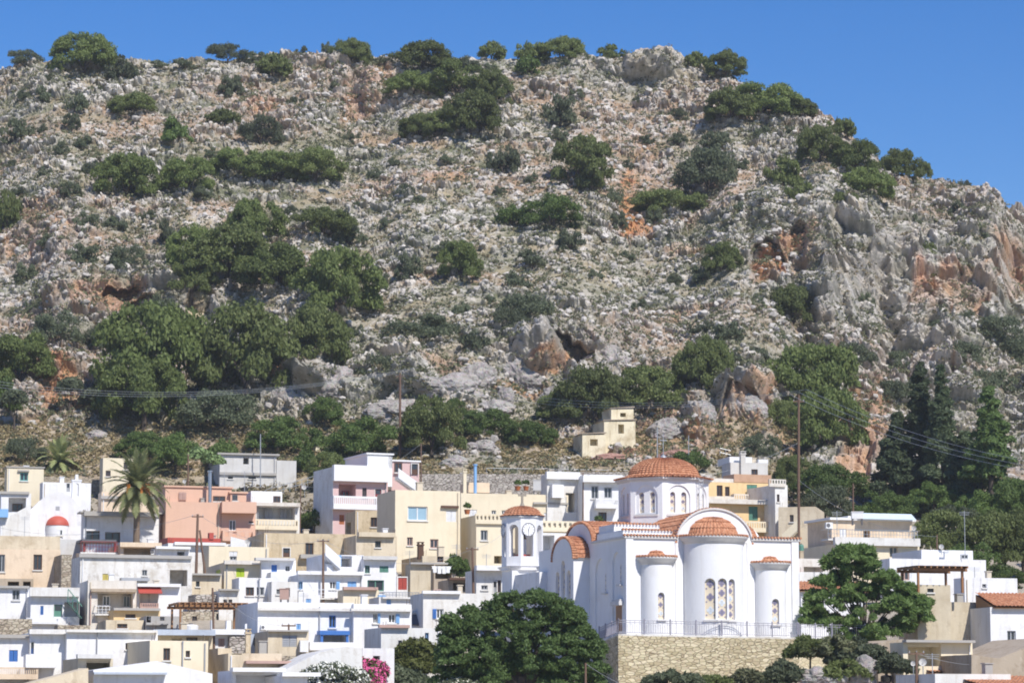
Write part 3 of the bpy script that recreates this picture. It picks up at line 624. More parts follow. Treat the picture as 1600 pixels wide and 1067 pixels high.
            pr = float(ex[0]) if ex else .9; a, c = fr.hit(q[0], q[3], -pr); b, d = fr.hit(q[2], q[1], -pr)
            m = MB().box(a, -pr, c-.14, b, -.004, c); sb = m.build('balcony', WM('white2'), o)
            m = MB(); m.box(a, -pr, d-.05, b, -pr+.05, d); m.box(a, -pr, d-.05, a+.05, -.003, d); m.box(b-.05, -pr, d-.05, b, -.003, d); m.box(a, -pr+.01, c+.1, b, -pr+.04, c+.13); m.box(a, -pr+.01, (c+d)/2, b, -pr+.04, (c+d)/2+.03)
            n = int((b-a)/.3)+2
            for j in range(n): x = a+(b-a-.04)*j/(n-1); m.box(x, -pr+.012, c, x+.035, -pr+.038, d-.052)
            m.build('railing', FM(col), sb)
        elif k == 'c':                                 # chimney
            v = float(ex[0]) if ex else 1.2; a, c = fr.hit(q[0], q[3], v); b, d = fr.hit(q[2], q[1], v); w2 = b-a
            m = MB().box(a, v, min(c, Ht-.3), b, v+w2, d-.12).box(a-.06, v-.06, d-.12, b+.06, v+w2+.06, d)
            for sx_ in (a, b-.08): m.box(sx_, v+.01, d, sx_+.08, v+w2-.01, d+.15)
            m.box(a-.05, v-.05, d+.15, b+.05, v+w2+.05, d+.22); m.build('chimney', FM(col), o)
        elif k == 'a':                                 # awning
            a, c = fr.hit(q[0], q[3], -.9); b, d = fr.hit(q[2], q[1], 0)
            MB().prism([(a,-.9,c), (a,-.003,d), (a,-.003,d-.08), (a,-.9,c-.08)], (b-a,0,0)).build('awning', FM(col), o)
        elif k == 'p':                                 # ledge
            a, c = fr.hit(q[0], q[3], -.25); b, d = fr.hit(q[2], q[1], -.25)
            MB().box(a, -.25-(float(ex[0]) if ex else 0), c, b, -.003, d).build('ledge', FM(col), o)
        elif k == 'x':                                 # further block
            v0, v1 = float(ex[0]), float(ex[1]); a, c = fr.hit(q[0], q[3], v0); b, d = fr.hit(q[2], q[1], v0)
            m = MB().box(a, v0, c, b, v1, d)
            m.build('upper_block', FM(col), o)
            if len(ex) > 2: MB().box(a-.15, v0-.15, d+.003, b+.15, v1+.1, d+.16).build('roof_slab', FM(ex[2]), o)
        elif k == 't':                                 # tiled lean-to roof
            dp_ = float(ex[0]) if ex else 3.0; a, c = fr.hit(q[0], q[3], -.4); b, d = fr.hit(q[2], q[1], dp_)
            tiled(lambda s, t_: (a+(b-a)*s, -.4+(dp_+.4)*t_, c+(d-c)*t_), (0, 0, 1), max(3, int((b-a)/.28)), max(3, int(dp_/.4)), .09, .05).build('roof', TILE, o, recalc=False)
            MB().prism([(a,-.35,c-.06), (a,dp_,d-.06), (a,dp_,c-.1)], (b-a,0,0)).build('roof_frame', FM('wood'), o)
        elif k == 'm': MB().box(-.03, .002, -3, -.001, L-.002, Ht-.002).build('side_render', FM(col), o)
        elif k == 'k': a, c = fr.hit(q[0], q[3], -.3); b, d = fr.hit(q[2], q[1], -.3); ac = MB().box(a, -.3, c, b, -.02, d).build('air_conditioner', FM('white'), o); MB().tube(((a+b)/2-.1,-.31,(c+d)/2), ((a+b)/2-.1,-.3,(c+d)/2), (d-c)*.36, n=14).build('fan_grille', FM('dgrey'), ac)
        elif k == 'f':                                 # flue pipe
            v = float(ex[0]) if ex else .5; a, c = fr.hit((q[0]+q[2])/2, q[3], v); _, d = fr.hit(q[2], q[1], v); r_ = (q[2]-q[0])/2*Y/F
            MB().tube((a, v, c-.5), (a, v, d), r_, n=10).tube((a, v, d), (a, v, d+.12), r_*1.5, r_*1.5, n=10).build('flue_pipe', FM(col), o)
        elif k == 'n':                                 # outside stair: from (x0,y1) up to (x1,y0)
            v = -.15; w2 = 1.0; pts = []
            a, c = fr.hit(q[0], q[3], -w2); b, d = fr.hit(q[2], q[1], -w2); n = 12; m = MB()
            for j in range(n):
                z = c+(d-c)*(j+1)/n; x = a+(b-a)*j/n; x2 = a+(b-a)*(j+1)/n; m.box(min(x, x2), -w2, z-(.06 if col == 'green' else abs(d-c)/n+.25), max(x, x2), -.01, z)
                if col == 'green' and j % 4 == 0: m.tube((x, -w2-.05, z), (x, -w2-.05, z+.9), .03, n=5)
            m.prism([(a,-w2-.1,c-.3), (b,-w2-.1,d-.3), (b,-w2-.1,d+.7), (a,-w2-.1,c+.7)] if col != 'green' else [(a,-w2-.1,c+.8), (b,-w2-.1,d+.8), (b,-w2-.1,d+.9), (a,-w2-.1,c+.9)], (0, .08, 0)); m.build('stair', FM(col), o)
    rq = random.Random(int(x0*3+yt*5))
    if cat == 'house' and not poly and W_ > 3 and Ht > 2:
        if rq.random() < .6: u_ = W_-.25 if rq.random() < .5 else .2; MB().tube((u_, -.07, -2), (u_, -.07, Ht-.15), .05, n=6).build('downpipe', FM(rq.choice(('grey', 'white', 'beige'))), o)
        if rq.random() < .5: u_ = W_*(.2+.6*rq.random()); s_ = .2+.15*rq.random(); z_ = Ht+.25+.7*rq.random(); MB().box(u_, 1.2, Ht-.3, u_+s_*1.6, 1.2+s_*1.6, z_).box(u_-.06, 1.14, z_+.003, u_+s_*1.6+.06, 1.26+s_*1.6, z_+.07).build('roof_vent', FM(rq.choice(('white', 'concrete', 'beige'))), o)
        if rq.random() < .4: m = MB(); [m.tube((x_, .12, Ht-.02), (x_+.03, .12, Ht+.35+.3*rq.random()), .018, n=4) for x_ in (.15, .35, W_-.35, W_-.15)]; m.build('rebar_stubs', FM('brown'), o)
    HS[name+str(x0)] = fr
    return fr
def tiled(S_, nv, ncol, nrow, amp, amp2, per=5):
    """tile-covered surface; S_(s,t)->point, nv normal or function"""
    ns = ncol*per+1; nt_ = nrow*3+1; G = np.zeros((nt_, ns, 3))
    for j in range(nt_):
        r_, ph_ = divmod(j, 3); t = min(1, (r_+(0, .5, .999)[ph_])/nrow)
        for i in range(ns):
            s = i/(ns-1); n = Vector(nv(s, t)) if callable(nv) else Vector(nv)
            hgt = amp*abs(math.cos(math.pi*i/per)) + amp2*(1-(0, .5, 1)[ph_])
            G[j, i] = Vector(S_(s, t))+n*hgt
    return MB().grid(G)
# ---------------------------------------------------------------- the church
WHT = plaster((.77,.77,.78), .2)
LAT = plain('lattice_stone', (.68,.59,.45), .8); QUA = plain('stained_glass', (.25,.23,.32), .4); QUB = plain('pale_glass', (.62,.66,.70), .3); TRIM = plain('pale_moulding', (.62,.60,.58), .85)
ch = Fr(978, 985, 201, 18)
church = thing('church', 'big white church with red tiled dome, octagonal drum and three rounded apses', 'church', ch.b, ch.t)
CW = ch.hit(1248, 915)[0]; ZT = ch.hit(978, 838)[1]; KX = 201/225.; VC = 9.9
def ax(px, py=900, v=0): return ch.hit(px, py, v)[0]
def az(px, py, v=0): return ch.hit(px, py, v)[1]
def qf(m, c, n, u, up, s, th):                     # quatrefoil plate
    for du, dz in ((0,0),(s*.5,0),(-s*.5,0),(0,s*.5),(0,-s*.5)):
        p = c+u*du+up*dz; m.tube(p, p+n*th, s*.42, n=8)
def arched_window(par, f, a, b, z0, z1, dep=.22, sill=True, proud=0):
    """f(a,z,d) local; recessed lattice with quatrefoils"""
    pts = [Vector(f(x, z, dep)) for x, _, z in arch(a+.005, b-.005, z0, z1, 0)]
    n = (Vector(f((a+b)/2, z0, 0))-Vector(f((a+b)/2, z0, 1))).normalized(); u = (Vector(f(b, z0, 0))-Vector(f(a, z0, 0))).normalized(); up = Vector((0,0,1))
    w_ = MB().prism(pts, -n*.05).build('window', LAT, par)
    k = max(2, int((z1-z0)/((b-a)*1.0))); m1, m2 = MB(), MB()
    for j in range(k):
        c = Vector(f((a+b)/2, z1-(b-a)*.5-j*(z1-z0-(b-a)*.6)/(k-.4), dep)); qf(m2 if j % 3 == 2 else m1, c, n, u, up, (b-a)*.4, .02)
        for e in (-1, 1): m1.tube(c+u*e*(b-a)*.36-up*(b-a)*.45, c+u*e*(b-a)*.36-up*(b-a)*.45+n*.02, (b-a)*.09, n=6)
    m1.build('dark_pane', QUA, w_); m2.build('pale_pane', QUB, w_)
    if sill:
        p = [Vector(f(a-.1, z0-.14, -.1)), Vector(f(b+.1, z0-.14, -.1)), Vector(f(b+.1, z0-.02, -.1)), Vector(f(a-.1, z0-.02, -.1))]
        MB().prism(p, -n*(dep+.05)).build('sill', TRIM, w_)
def eave_tiles(m, p0, p1, out, r=.085, l=.3, sp=.24):
    p0, p1, out = Vector(p0), Vector(p1), Vector(out); n = max(2, int((p1-p0).length/sp))
    for j in range(n+1): c = p0.lerp(p1, j/n); m.tube(c-out*l*.5, c+out*l*.5, r, r*.9, 7)
def arc_ring(c, r, rz, v0, v1, th, a0=0, a1=180, n=20):
    m = MB(); G = []
    for rr, vv in ((0, v0), (0, v1), (th, v1), (th, v0), (0, v0)):
        G.append([(c[0]+(r+rr)*math.cos(R(a0+(a1-a0)*i/n)), vv, c[1]+(rz+rr)*math.sin(R(a0+(a1-a0)*i/n))) for i in range(n+1)])
    return m.grid(np.array(G))
# side wall measurements (plane u = 0)
def sv(px, py): return ch.hitL(px, py)
TV0, TV1 = sv(926, 900)[0], 12.7; SB0, SB1 = sv(922, 900)[0]+.2, 12.2
VE = 19.0
body = MB().box(0, 0, -1, CW, VE, ZT).build('body', WHT, church)
# transept gables (axis u) ; nave vault (axis v)
tc_, tr = (TV0+TV1)/2, (TV1-TV0)/2; tz = max(1.5, sv(910, 825)[1]-ZT-.1)
def halfell_v(c, r, rz, z, u0, u1, n=20): return MB().prism([(u0, c+r*math.cos(math.pi*i/n), z+rz*math.sin(math.pi*i/n)) for i in range(n+1)], (u1-u0, 0, 0))
def halfell_u(c, r, rz, z, v0, v1, n=24): return MB().prism([(c+r*math.cos(math.pi*i/n), v0, z+rz*math.sin(math.pi*i/n)) for i in range(n+1)], (0, v1-v0, 0))
gt = halfell_v(tc_, tr, tz, ZT-.02, -.02, CW+.02).build('transept_gable', WHT, church)
tiled(lambda s, t: (.25+(CW-.5)*s, tc_-(tr+.12)*math.cos(math.pi*t), ZT+(tz+.12)*math.sin(math.pi*t)), lambda s, t: (0, -math.cos(math.pi*t), math.sin(math.pi*t)), 42, 16, .07, .05).build('transept_roof', TILE, church, recalc=False)
def verge(c, r, rz, z, u, along):                     # stacked tiles over a gable arch
    m = MB(); n = int(math.pi*(r+rz)/2/.24)
    for i in range(n+1):
        t = math.pi*i/n; a_, z_ = c+r*math.cos(t), z+rz*math.sin(t); d = Vector(((math.cos(t)) , 0, math.sin(t))) if along == 'v' else Vector((0, math.cos(t), math.sin(t)))
        p = Vector((a_, u, z_)) if along == 'v' else Vector((u, a_, z_)); e = Vector((0, .25, 0)) if along == 'v' else Vector((.25, 0, 0))
        m.tube(p-e*.7, p+e, .09, n=6)
    return m
verge(tc_, tr+.12, tz+.1, ZT, .05, 'u').build('verge_tiles', TILE, church)
# central front gable
GC = ax(1116, 830); GR = (ax(1174, 835)-ax(1058, 835))/2; GZ = az(1116, 789)-ZT
gg = halfell_u(GC, GR, GZ, ZT-.3, -.03, .35).build('front_gable', WHT, church)
arc_ring((GC, ZT-.3), GR-.02, GZ-.02, -.14, .2, .12, 4, 176).build('gable_moulding', TRIM, church)
verge(GC, GR+.08, GZ+.08, ZT-.3, .1, 'v').build('verge_tiles', TILE, church)
tiled(lambda s, t: (GC-(GR-.05)*math.cos(math.pi*t), .3+7.2*s, ZT-.3+(GZ-.1)*math.sin(math.pi*t)), lambda s, t: (-math.cos(math.pi*t), 0, math.sin(math.pi*t)), 26, 16, .07, .05).build('nave_roof', TILE, church, recalc=False)
MB().box(GC-GR+.2, .36, ZT-.3, GC+GR-.2, 7, ZT+.6).build('nave_vault', WHT, church)
# cornice with tile ends on the front wall
m = MB(); e = MB()
for a, b in ((-.12, GC-GR-.05), (GC+GR+.05, CW+.12)):
    m.box(a, -.14, ZT-.1, b, .1, ZT+.06); eave_tiles(e, (a, -.08, ZT+.12), (b, -.08, ZT+.12), (0, 1, 0))
m.box(-.14, -.12, ZT-.1, .1, TV0, ZT+.055)
m.build('cornice', TRIM, church); e.build('eave_tiles', TILE, church)
# low roofs over the corner bays
for k in range(2):
    a, b = .25+.15*k, GC-GR+.3-.3*k; v0 = 1.2+2.2*k; z1 = ZT+.55*(k+1)
    MB().box(a, v0, ZT-.3, b, 6.6, z1).build('roof_step', WHT, church); e2 = MB(); eave_tiles(e2, (a, v0, z1+.05), (b, v0, z1+.05), (0, 1, 0)); e2.build('ridge_tiles', TILE, church)
# pilaster strips
for a in (.0, CW-.55): MB().box(a+.004, -.09, -.5, a+.55, .05, ZT-.11).build('pilaster', WHT, church)
for a in (GC-GR-.15, GC+GR-.35): MB().box(a, -.06, -.5, a+.5, .05, ZT-.11).build('pilaster', WHT, church)
# drum and dome
RD = 71*211/F/1.0; DC = Vector((GC-.0, VC, 0)); yf = (ch.world(GC, VC-RD, 0)).y
zD = P(1031, 748, yf).z-ch.b.z; zB = ZT-.2; GCu = DC.x
ang = [R(22.5+45*k) for k in range(8)]; ap = RD*math.cos(R(22.5)); fw = RD*math.sin(R(22.5))
drum = MB().prism([(GCu+RD*math.cos(a), VC+RD*math.sin(a), zB) for a in ang], (0, 0, zD-zB)).build('drum', WHT, church)
for k in range(8):
    th = -math.pi/2+k*math.pi/4; nx, ny = math.cos(th), math.sin(th); tx, ty = -ny, nx
    f = lambda a, z, d, nx=nx, ny=ny, tx=tx, ty=ty: (GCu+nx*(ap-d)+tx*a, VC+ny*(ap-d)+ty*a, z)
    zt = zD-.42; z0 = zD-2.55
    if k in (0, 1, 6, 7, 2):
        cut(drum, MB().prism([f(a, z, -.2) for a, _, z in arch(-fw*.7, fw*.7, z0, zt, 0, 14)], Vector(f(0, 0, .1))-Vector(f(0, 0, -.2))))
        for c in (-fw*.34, fw*.34): cut(drum, MB().prism([f(a, z, .0) for a, _, z in arch(c-.2, c+.2, z0+.12, zt-.5, 0, 10)], Vector(f(0, 0, .32))-Vector(f(0, 0, .0))))
        for c in (-fw*.34, fw*.34): arched_window(church, f, c-.2, c+.2, z0+.12, zt-.5, .26, False)
        MB().prism([f(-fw*.74, z0-.14, -.06), f(fw*.74, z0-.14, -.06), f(fw*.74, z0, -.06), f(-fw*.74, z0, -.06)], Vector(f(0, 0, .12))-Vector(f(0, 0, -.06))).build('sill', TRIM, church)
cor = MB()
for i, (r0, z0, z1) in enumerate(((RD+.10, zD-.12, zD+.0), (RD+.26, zD+.003, zD+.14))): cor.prism([(GCu+r0*math.cos(a), VC+r0*math.sin(a), z0) for a in ang], (0, 0, z1-z0))
cor.build('drum_cornice', TRIM, church)
e = MB()
for k in range(8):
    a, b = ang[k], ang[(k+1) % 8]; p0 = Vector((GCu+(RD+.2)*math.cos(a), VC+(RD+.2)*math.sin(a), zD+.2)); p1 = Vector((GCu+(RD+.2)*math.cos(b), VC+(RD+.2)*math.sin(b), zD+.2))
    eave_tiles(e, p0, p1, ((p0+p1)/2-Vector((GCu, VC, zD+.2))).normalized(), .075, .34, .22)
e.build('eave_tiles', TILE, church)
Rd = 54*212/F; zd2 = P(1031, 716, 212).z-ch.b.z
tiled(lambda s, t: (GCu+(RD+.16-(RD+.16-Rd)*min(1, t*6))*math.cos(2*math.pi*s)*(math.cos(math.pi/2*max(0, (t-.12)/.88))**.9 if t > .12 else 1), VC+(RD+.16-(RD+.16-Rd)*min(1, t*6))*math.sin(2*math.pi*s)*(math.cos(math.pi/2*max(0, (t-.12)/.88))**.9 if t > .12 else 1), zD+.14+.2*min(1, t*6)+(zd2-zD-.34)*math.sin(math.pi/2*max(0, (t-.12)/.88))),
      lambda s, t: (math.cos(2*math.pi*s), math.sin(2*math.pi*s), .8), 54, 15, .06, .05).build('dome', TILE, church, recalc=False)
MB().lathe((GCu, VC, zd2-.1), [(0,0),(.3,.0),(.24,.25),(.1,.4),(0,.42)]).tube((GCu,VC,zd2+.2), (GCu,VC,zd2+1.9), .03).box(GCu-.28, VC-.025, zd2+1.35, GCu+.28, VC+.025, zd2+1.41).build('roof_cross', METAL, church)
m = MB()
for s in (0, .32): m.tube((GCu+1.55+s, VC-ap-.12+.0*s, zD-2.7), (GCu+1.55+s, VC-ap-.12, zD+.1), .025)
for k in range(10): m.tube((GCu+1.55, VC-ap-.12, zD-2.6+k*.28), (GCu+1.87, VC-ap-.12, zD-2.6+k*.28), .02)
m.build('roof_ladder', METAL, church)
# apses
def apse(px0, px1, zc_y, name, wins, conch, cy):
    a, b = ax(px0, cy), ax(px1, cy); c, r = (a+b)/2, (b-a)/2; r *= .97; zt = az((px0+px1)/2, zc_y, -r*.9)
    n = 40; pts = [(c-r*math.cos(math.pi*i/n), -r*.92*math.sin(math.pi*i/n), -1) for i in range(n+1)]+[(c+r, .5, -1), (c-r, .5, -1)]
    o = MB().prism(pts, (0, 0, zt+1)).build('apse', WHT, church)
    prof = [(r, -.45), (r+.06, -.42), (r+.1, -.28), (r+.3, -.08), (r+.34, .0), (r+.34, .07), (r*.5, .1)]
    G = np.array([[(c-rr*math.cos(math.pi*i/n), -.92*rr*math.sin(math.pi*i/n), zt+zz) for i in range(n+1)] for rr, zz in prof]); MB().grid(G).build('cornice', TRIM, church, smooth=True)
    e = MB(); k = int(math.pi*(r+.3)/.25)
    for i in range(k+1):
        t = math.pi*i/k; d = Vector((-math.cos(t), -.92*math.sin(t), 0)); p = Vector((c, 0, zt+.14))+d*(r+.18); e.tube(p-d*.2, p+d*.2, .085, n=7)
    e.build('eave_tiles', TILE, church)
    cr, cz = conch
    tiled(lambda s, t: (c-cr*math.cos(math.pi*s)*math.cos(math.pi/2*t), -cr*.8*math.sin(math.pi*s)*math.cos(math.pi/2*t), zt+.12+cz*math.sin(math.pi/2*t)), lambda s, t: (-math.cos(math.pi*s), -math.sin(math.pi*s), .7), max(6, int(math.pi*cr/.26)), max(2, int(cz/.28)), .07, .05).build('conch_roof', TILE, church, recalc=False)
    for p0, p1, y0, y1 in wins:
        a0, b0 = ax(p0, 950, -r*.85), ax(p1, 950, -r*.85); cc = (a0+b0)/2; hw = (b0-a0)/2
        q = max(-.98, min(.98, (cc-c)/r)); ph = math.asin(q); nx, ny = math.sin(ph), -math.cos(ph)*.92; tx, ty = math.cos(ph), math.sin(ph)
        sx, sy = c+r*math.sin(ph), -r*.92*math.cos(ph)
        z0, z1 = ch.hit((p0+p1)/2, y1, sy)[1], ch.hit((p0+p1)/2, y0, sy)[1]; hw /= max(.5, math.cos(ph))
        f = lambda a_, z, d: (sx-nx*d+tx*a_, sy-ny*d+ty*a_, z)
        cut(o, MB().prism([f(x, z, -.3) for x, _, z in arch(-hw, hw, z0, z1, 0)], Vector(f(0,0,.3))-Vector(f(0,0,-.3))))
        arched_window(church, f, -hw, hw, z0, z1, .22)
    return c, r, zt
apse(1067, 1160, 838, 'apse', [(1103, 1117, 903, 967), (1121, 1135, 903, 967), (1138, 1149, 904, 968)], (1.75, 1.35), 880)
apse(1001, 1050, 871, 'apse', [(1028, 1038, 925, 967)], (.55, .4), 900)
apse(1179, 1227, 880, 'apse', [(1206, 1217, 935, 975)], (.55, .4), 900)
# left arm with three-light gable
aw = 1.5; za = sv(896, 870)[1]; zc = (SB0+SB1)/2; rr_ = (SB1-SB0)/2
za = ch.hit(905, 871, SB0)[1]; uL = ch.hit(896, 900, SB0)[0]; print('arm', uL, za, SB0, SB1, TV0, ZT, CW, zD, zd2)
arm = MB().box(uL, SB0, -1, -.004, SB1, za).build('north_arm', WHT, church)
azr = 1.5
armg = halfell_v(zc, rr_, azr, za-.02, uL-.02, -.006).build('arm_gable', WHT, church)
tiled(lambda s, t: (uL+.2-(uL+.2)*s, zc-(rr_+.1)*math.cos(math.pi*t), za+(azr+.1)*math.sin(math.pi*t)), lambda s, t: (0, -math.cos(math.pi*t), math.sin(math.pi*t)), 8, 16, .07, .05).build('arm_roof', TILE, church, recalc=False)
verge(zc, rr_+.1, azr+.1, za, uL+.05, 'u').build('verge_tiles', TILE, church)
MB().box(uL-.06, SB0-.12, za-.1, .0-.01, SB0+.1, za+.05).build('cornice', TRIM, church)
fL_ = lambda a, z, d, u=uL: (u+d, a, z)
for c, z0, z1 in ((zc-1.25, 2.0, 4.6), (zc, 2.0, 5.7), (zc+1.25, 2.0, 4.6)):
    cut(arm, MB().prism([fL_(a, z, -.2) for a, _, z in arch(c-.42, c+.42, z0, min(z1, za-.1), 0)], (.42, 0, 0))); arched_window(church, fL_, c-.42, c+.42, z0, min(z1, za-.1), .2, False)
# blind arches, windows and the side door on the shaded flank
fS = lambda a, z, d: (d, a, z)
for p0, p1, yt in ((930, 947, 872), (957, 971, 862)):
    a, b = sv(p1, 930)[0], sv(p0, 930)[0]; zt = sv((p0+p1)/2, yt)[1]
    cut(body, MB().prism([fS(x, z, -.2) for x, _, z in arch(a, b, .1, zt, 0, 14)], (.32, 0, 0)))
for p0, p1, y0, y1 in ((944, 949, 893, 925), (968, 972, 880, 912)):
    a, b = sv(p1, y1)[0], sv(p0, y1)[0]; m_ = (a+b)/2; z0, z1 = sv((p0+p1)/2, y1)[1], sv((p0+p1)/2, y0)[1]
    arched_window(church, lambda a_, z, d: (d-.12, a_, z), m_-.3, m_+.3, z0, z1, .2, True)
a, b = sv(972, 985)[0], sv(963, 985)[0]; z1 = sv(967, 946)[1]
dr = MB().box(-.03, a, .0, .02, b, z1).build('door', FM('wood'), church)
MB().box(-.35, a-.35, z1+.02, -.004, b+.35, z1+.3).box(-.25, a-.25, z1+.303, -.004, b+.25, z1+.45).build('lintel', TRIM, dr)
# terrace, retaining wall and railing
sw = 2.6
TU0, TU1 = ch.hit(966, 990, -sw)[0], ch.hit(1250, 990, -sw)[0]; zt_ = ch.hit(1000, 990, -sw)[1]
P0, P1, P2 = (TU0, -sw), (TU1, -sw+.2), (ch.hit(1360, 1000, -sw+.6)[0], -sw+.6); PL = (ch.hit(936, 1000, 4.5)[0], 4.5)
def wallseg(name, a, b, z0a, z0b, zb, th, mat, lab):
    d = Vector((b[0]-a[0], b[1]-a[1])).normalized(); nn = Vector((-d.y, d.x))*th
    o = thing(name, lab, 'wall', ch.b, ch.t)
    q = [(a[0],a[1]), (b[0],b[1]), (b[0]+nn.x,b[1]+nn.y), (a[0]+nn.x,a[1]+nn.y)]; zz = (z0a, z0b, z0b, z0a); k = MB()
    k.v = [(x, y, zb) for x, y in q]+[(x, y, z) for (x, y), z in zip(q, zz)]; k.f = [(0,3,2,1),(4,5,6,7),(0,1,5,4),(1,2,6,5),(2,3,7,6),(3,0,4,7)]
    k.build('masonry', mat, o); c = MB(); c.v = [(x, y, z+.003) for (x, y), z in zip(q, zz)]+[(x, y, z+.12) for (x, y), z in zip(q, zz)]; c.f = list(k.f); c.build('coping', WM('dirtywhite'), o); return o
zR = ch.hit(1250, 1000, -sw+.2)[1]+.35
wallseg('retaining_wall', P0, P1, zt_-.12, zt_-.25, -8, .5, CHW, 'long sunlit retaining wall of yellowish coursed stone under the church')
wallseg('retaining_wall', (PL[0], PL[1]), (P0[0]+.0, P0[1]+.003), zt_-.45, zt_-.12, -8, .5, CHW, 'shaded return of the church retaining wall behind the big tree')
wallseg('retaining_wall', (P1[0]+.004, P1[1]), P2, zt_-.3, zt_-.3, -8, .5, CHWN, 'shorter paler newly built stone wall behind the pine')
tf = thing('terrace', 'paved terrace that the white church stands on', 'terrace', ch.b, ch.t)
m = MB(); m.v = []; m.prism([(PL[0]+.6, PL[1]+.4, -8), (P0[0]+.5, P0[1]+.5, -8), (P1[0]+.3, P1[1]+.5, -8), (P2[0], P2[1]+.5, -8), (P2[0], 16, -8), (PL[0], 16, -8)], (0, 0, 8+zt_-.5)); m.build('paving', WM('dirtywhite'), tf)
RAILM = plain('grey_railing_paint', (.28,.27,.32), .5)
def railing(a, b, za_, zb_, lab, npost):
    o = thing('iron_railing', lab, 'railing', ch.b, ch.t); A_, B_ = Vector((*a, za_)), Vector((*b, zb_)); h = Vector((0, 0, .95)); m = MB(); L_ = (B_-A_).length
    for zz in (.95, .8, .12): m.tube(A_+h*zz/.95, B_+h*zz/.95, .022, n=5)
    n = int(L_/.17)
    for i in range(n+1):
        p = A_.lerp(B_, i/n); m.tube(p+h*.12, p+h*(.98 if i % 2 else .72), .014, n=4)
        if i % 4 == 1: m.tube(p+h*.72+Vector((.0,0,0)), p+h*.72+(B_-A_).normalized()*.17, .014, n=4)
    m.build('bars', RAILM, o)
    for i in range(npost+1): p = A_.lerp(B_, i/npost); MB().tube(p, p+h*1.06, .05, n=8).tube(p+h*1.06, p+h*1.14, .07, .03, n=8).build('post', RAILM, o)
off = .25
railing((P0[0]+.1, P0[1]+off), (P1[0], P1[1]+off), zt_, zt_-.13, 'long wrought iron railing in front of the church apses', 7)
railing((PL[0]+.1, PL[1]+off), (P0[0]+.1, P0[1]+off), zt_-.32, zt_, 'dark iron railing beside the church side door', 3)
railing((P1[0]+.1, P1[1]+off), (P2[0]-.3, P2[1]+off), zt_-.17, zt_-.17, 'iron railing over the paler wall behind the pine', 4)
# ---------------------------------------------------------------- bell tower
bt = Fr(800, 925, 222, 18); tw = thing('bell_tower', 'slender white bell tower with clock and small red tiled dome', 'bell tower', bt.b, bt.t)
bw = bt.hit(848, 900)[0]; zl = bt.hit(820, 884)[1]; zt2 = bt.hit(817, 808)[1]; cc = bw/2; BR = 31.5*223/F
lw = MB().box(0, 0, -4, bw, bw, zl-.35)
lw.v += [(-.0,0,zl-.35),(bw,0,zl-.35),(bw,bw,zl-.35),(0,bw,zl-.35)]+[(cc+s*BR*1.0, cc+t*BR*1.0, zl) for s, t in ((-1,-1),(1,-1),(1,1),(-1,1))]
k = len(lw.v)-8; lw.f += [(k,k+1,k+5,k+4),(k+1,k+2,k+6,k+5),(k+2,k+3,k+7,k+6),(k+3,k,k+4,k+7),(k+4,k+5,k+6,k+7)]
low_ = lw.build('shaft', WHT, tw)
ang2 = [R(22.5+45*k_) for k_ in range(8)]; BRO = BR*1.03
oc = MB().prism([(cc+BRO*math.cos(a), cc+BRO*math.sin(a), zl-.3) for a in ang2], (0, 0, zt2-zl+.3)).build('belfry', WHT, tw)
apb = BRO*math.cos(R(22.5)); ri = apb-.28
cut(oc, MB().prism([(cc+ri*math.cos(a), cc+ri*math.sin(a), zl+.5) for a in ang2], (0, 0, zt2-zl-.9)))
for k_ in range(8):
    th = -math.pi/2+k_*math.pi/4; nx, ny = math.cos(th), math.sin(th); tx, ty = -ny, nx
    f = lambda a, z, d, nx=nx, ny=ny, tx=tx, ty=ty: (cc+nx*(apb-d)+tx*a, cc+ny*(apb-d)+ty*a, z)
    cut(oc, MB().prism([f(x, z, -.2) for x, _, z in arch(-.4, .4, zl+.75, zt2-.55, 0)], Vector(f(0,0,.6))-Vector(f(0,0,-.2))))
    if k_ in (0, 6):
        zc_ = zt2-.95; rc_ = .5; n_ = Vector((nx, ny, 0)); c0 = Vector(f(0, zc_, -.02)); u_ = Vector((tx, ty, 0)); up = Vector((0,0,1))
        ck = MB().tube(c0-n_*.03, c0+n_*.06, rc_, n=28).build('clock', plain('clock_face', (.85,.85,.85), .4), tw)
        m = MB()
        for j in range(28):
            a, b = 2*math.pi*j/28, 2*math.pi*(j+1)/28; m.tube(c0+n_*.06+(u_*math.cos(a)+up*math.sin(a))*rc_, c0+n_*.06+(u_*math.cos(b)+up*math.sin(b))*rc_, .028, n=5)
        m.build('clock_rim', IRON, ck); m = MB()
        for j in range(12): a = j*math.pi/6; d_ = u_*math.sin(a)+up*math.cos(a); m.tube(c0+n_*.07+d_*rc_*.72, c0+n_*.07+d_*rc_*.9, .018, n=4)
        m.build('hour_marks', IRON, ck); m = MB()
        for a, l in ((R(20), .62), (R(182), .72)): d_ = u_*math.sin(a)+up*math.cos(a); m.tube(c0+n_*.085-d_*rc_*.15, c0+n_*.085+d_*rc_*l, .028, .012, n=5)
        m.build('clock_hands', IRON, ck)
MB().box(cc-.5, cc-.5, zl+.502, cc+.5, cc+.5, zl+.95).build('red_panel', FM('red'), tw)
MB().lathe((cc, cc, zt2-1.6), [(.0,.55),(.12,.55),(.2,.35),(.28,.1),(.34,0),(.3,0),(0,.1)], 16).build('bell', plain('bronze', (.15,.10,.05), .4, .8), tw)
MB().prism([(cc+(BRO+.12)*math.cos(a), cc+(BRO+.12)*math.sin(a), zt2+.002) for a in ang2], (0, 0, .12)).build('cornice', TRIM, tw)
rb_ = 27.5*223/F; hb = bt.hit(815, 791, cc)[1]-zt2-.15
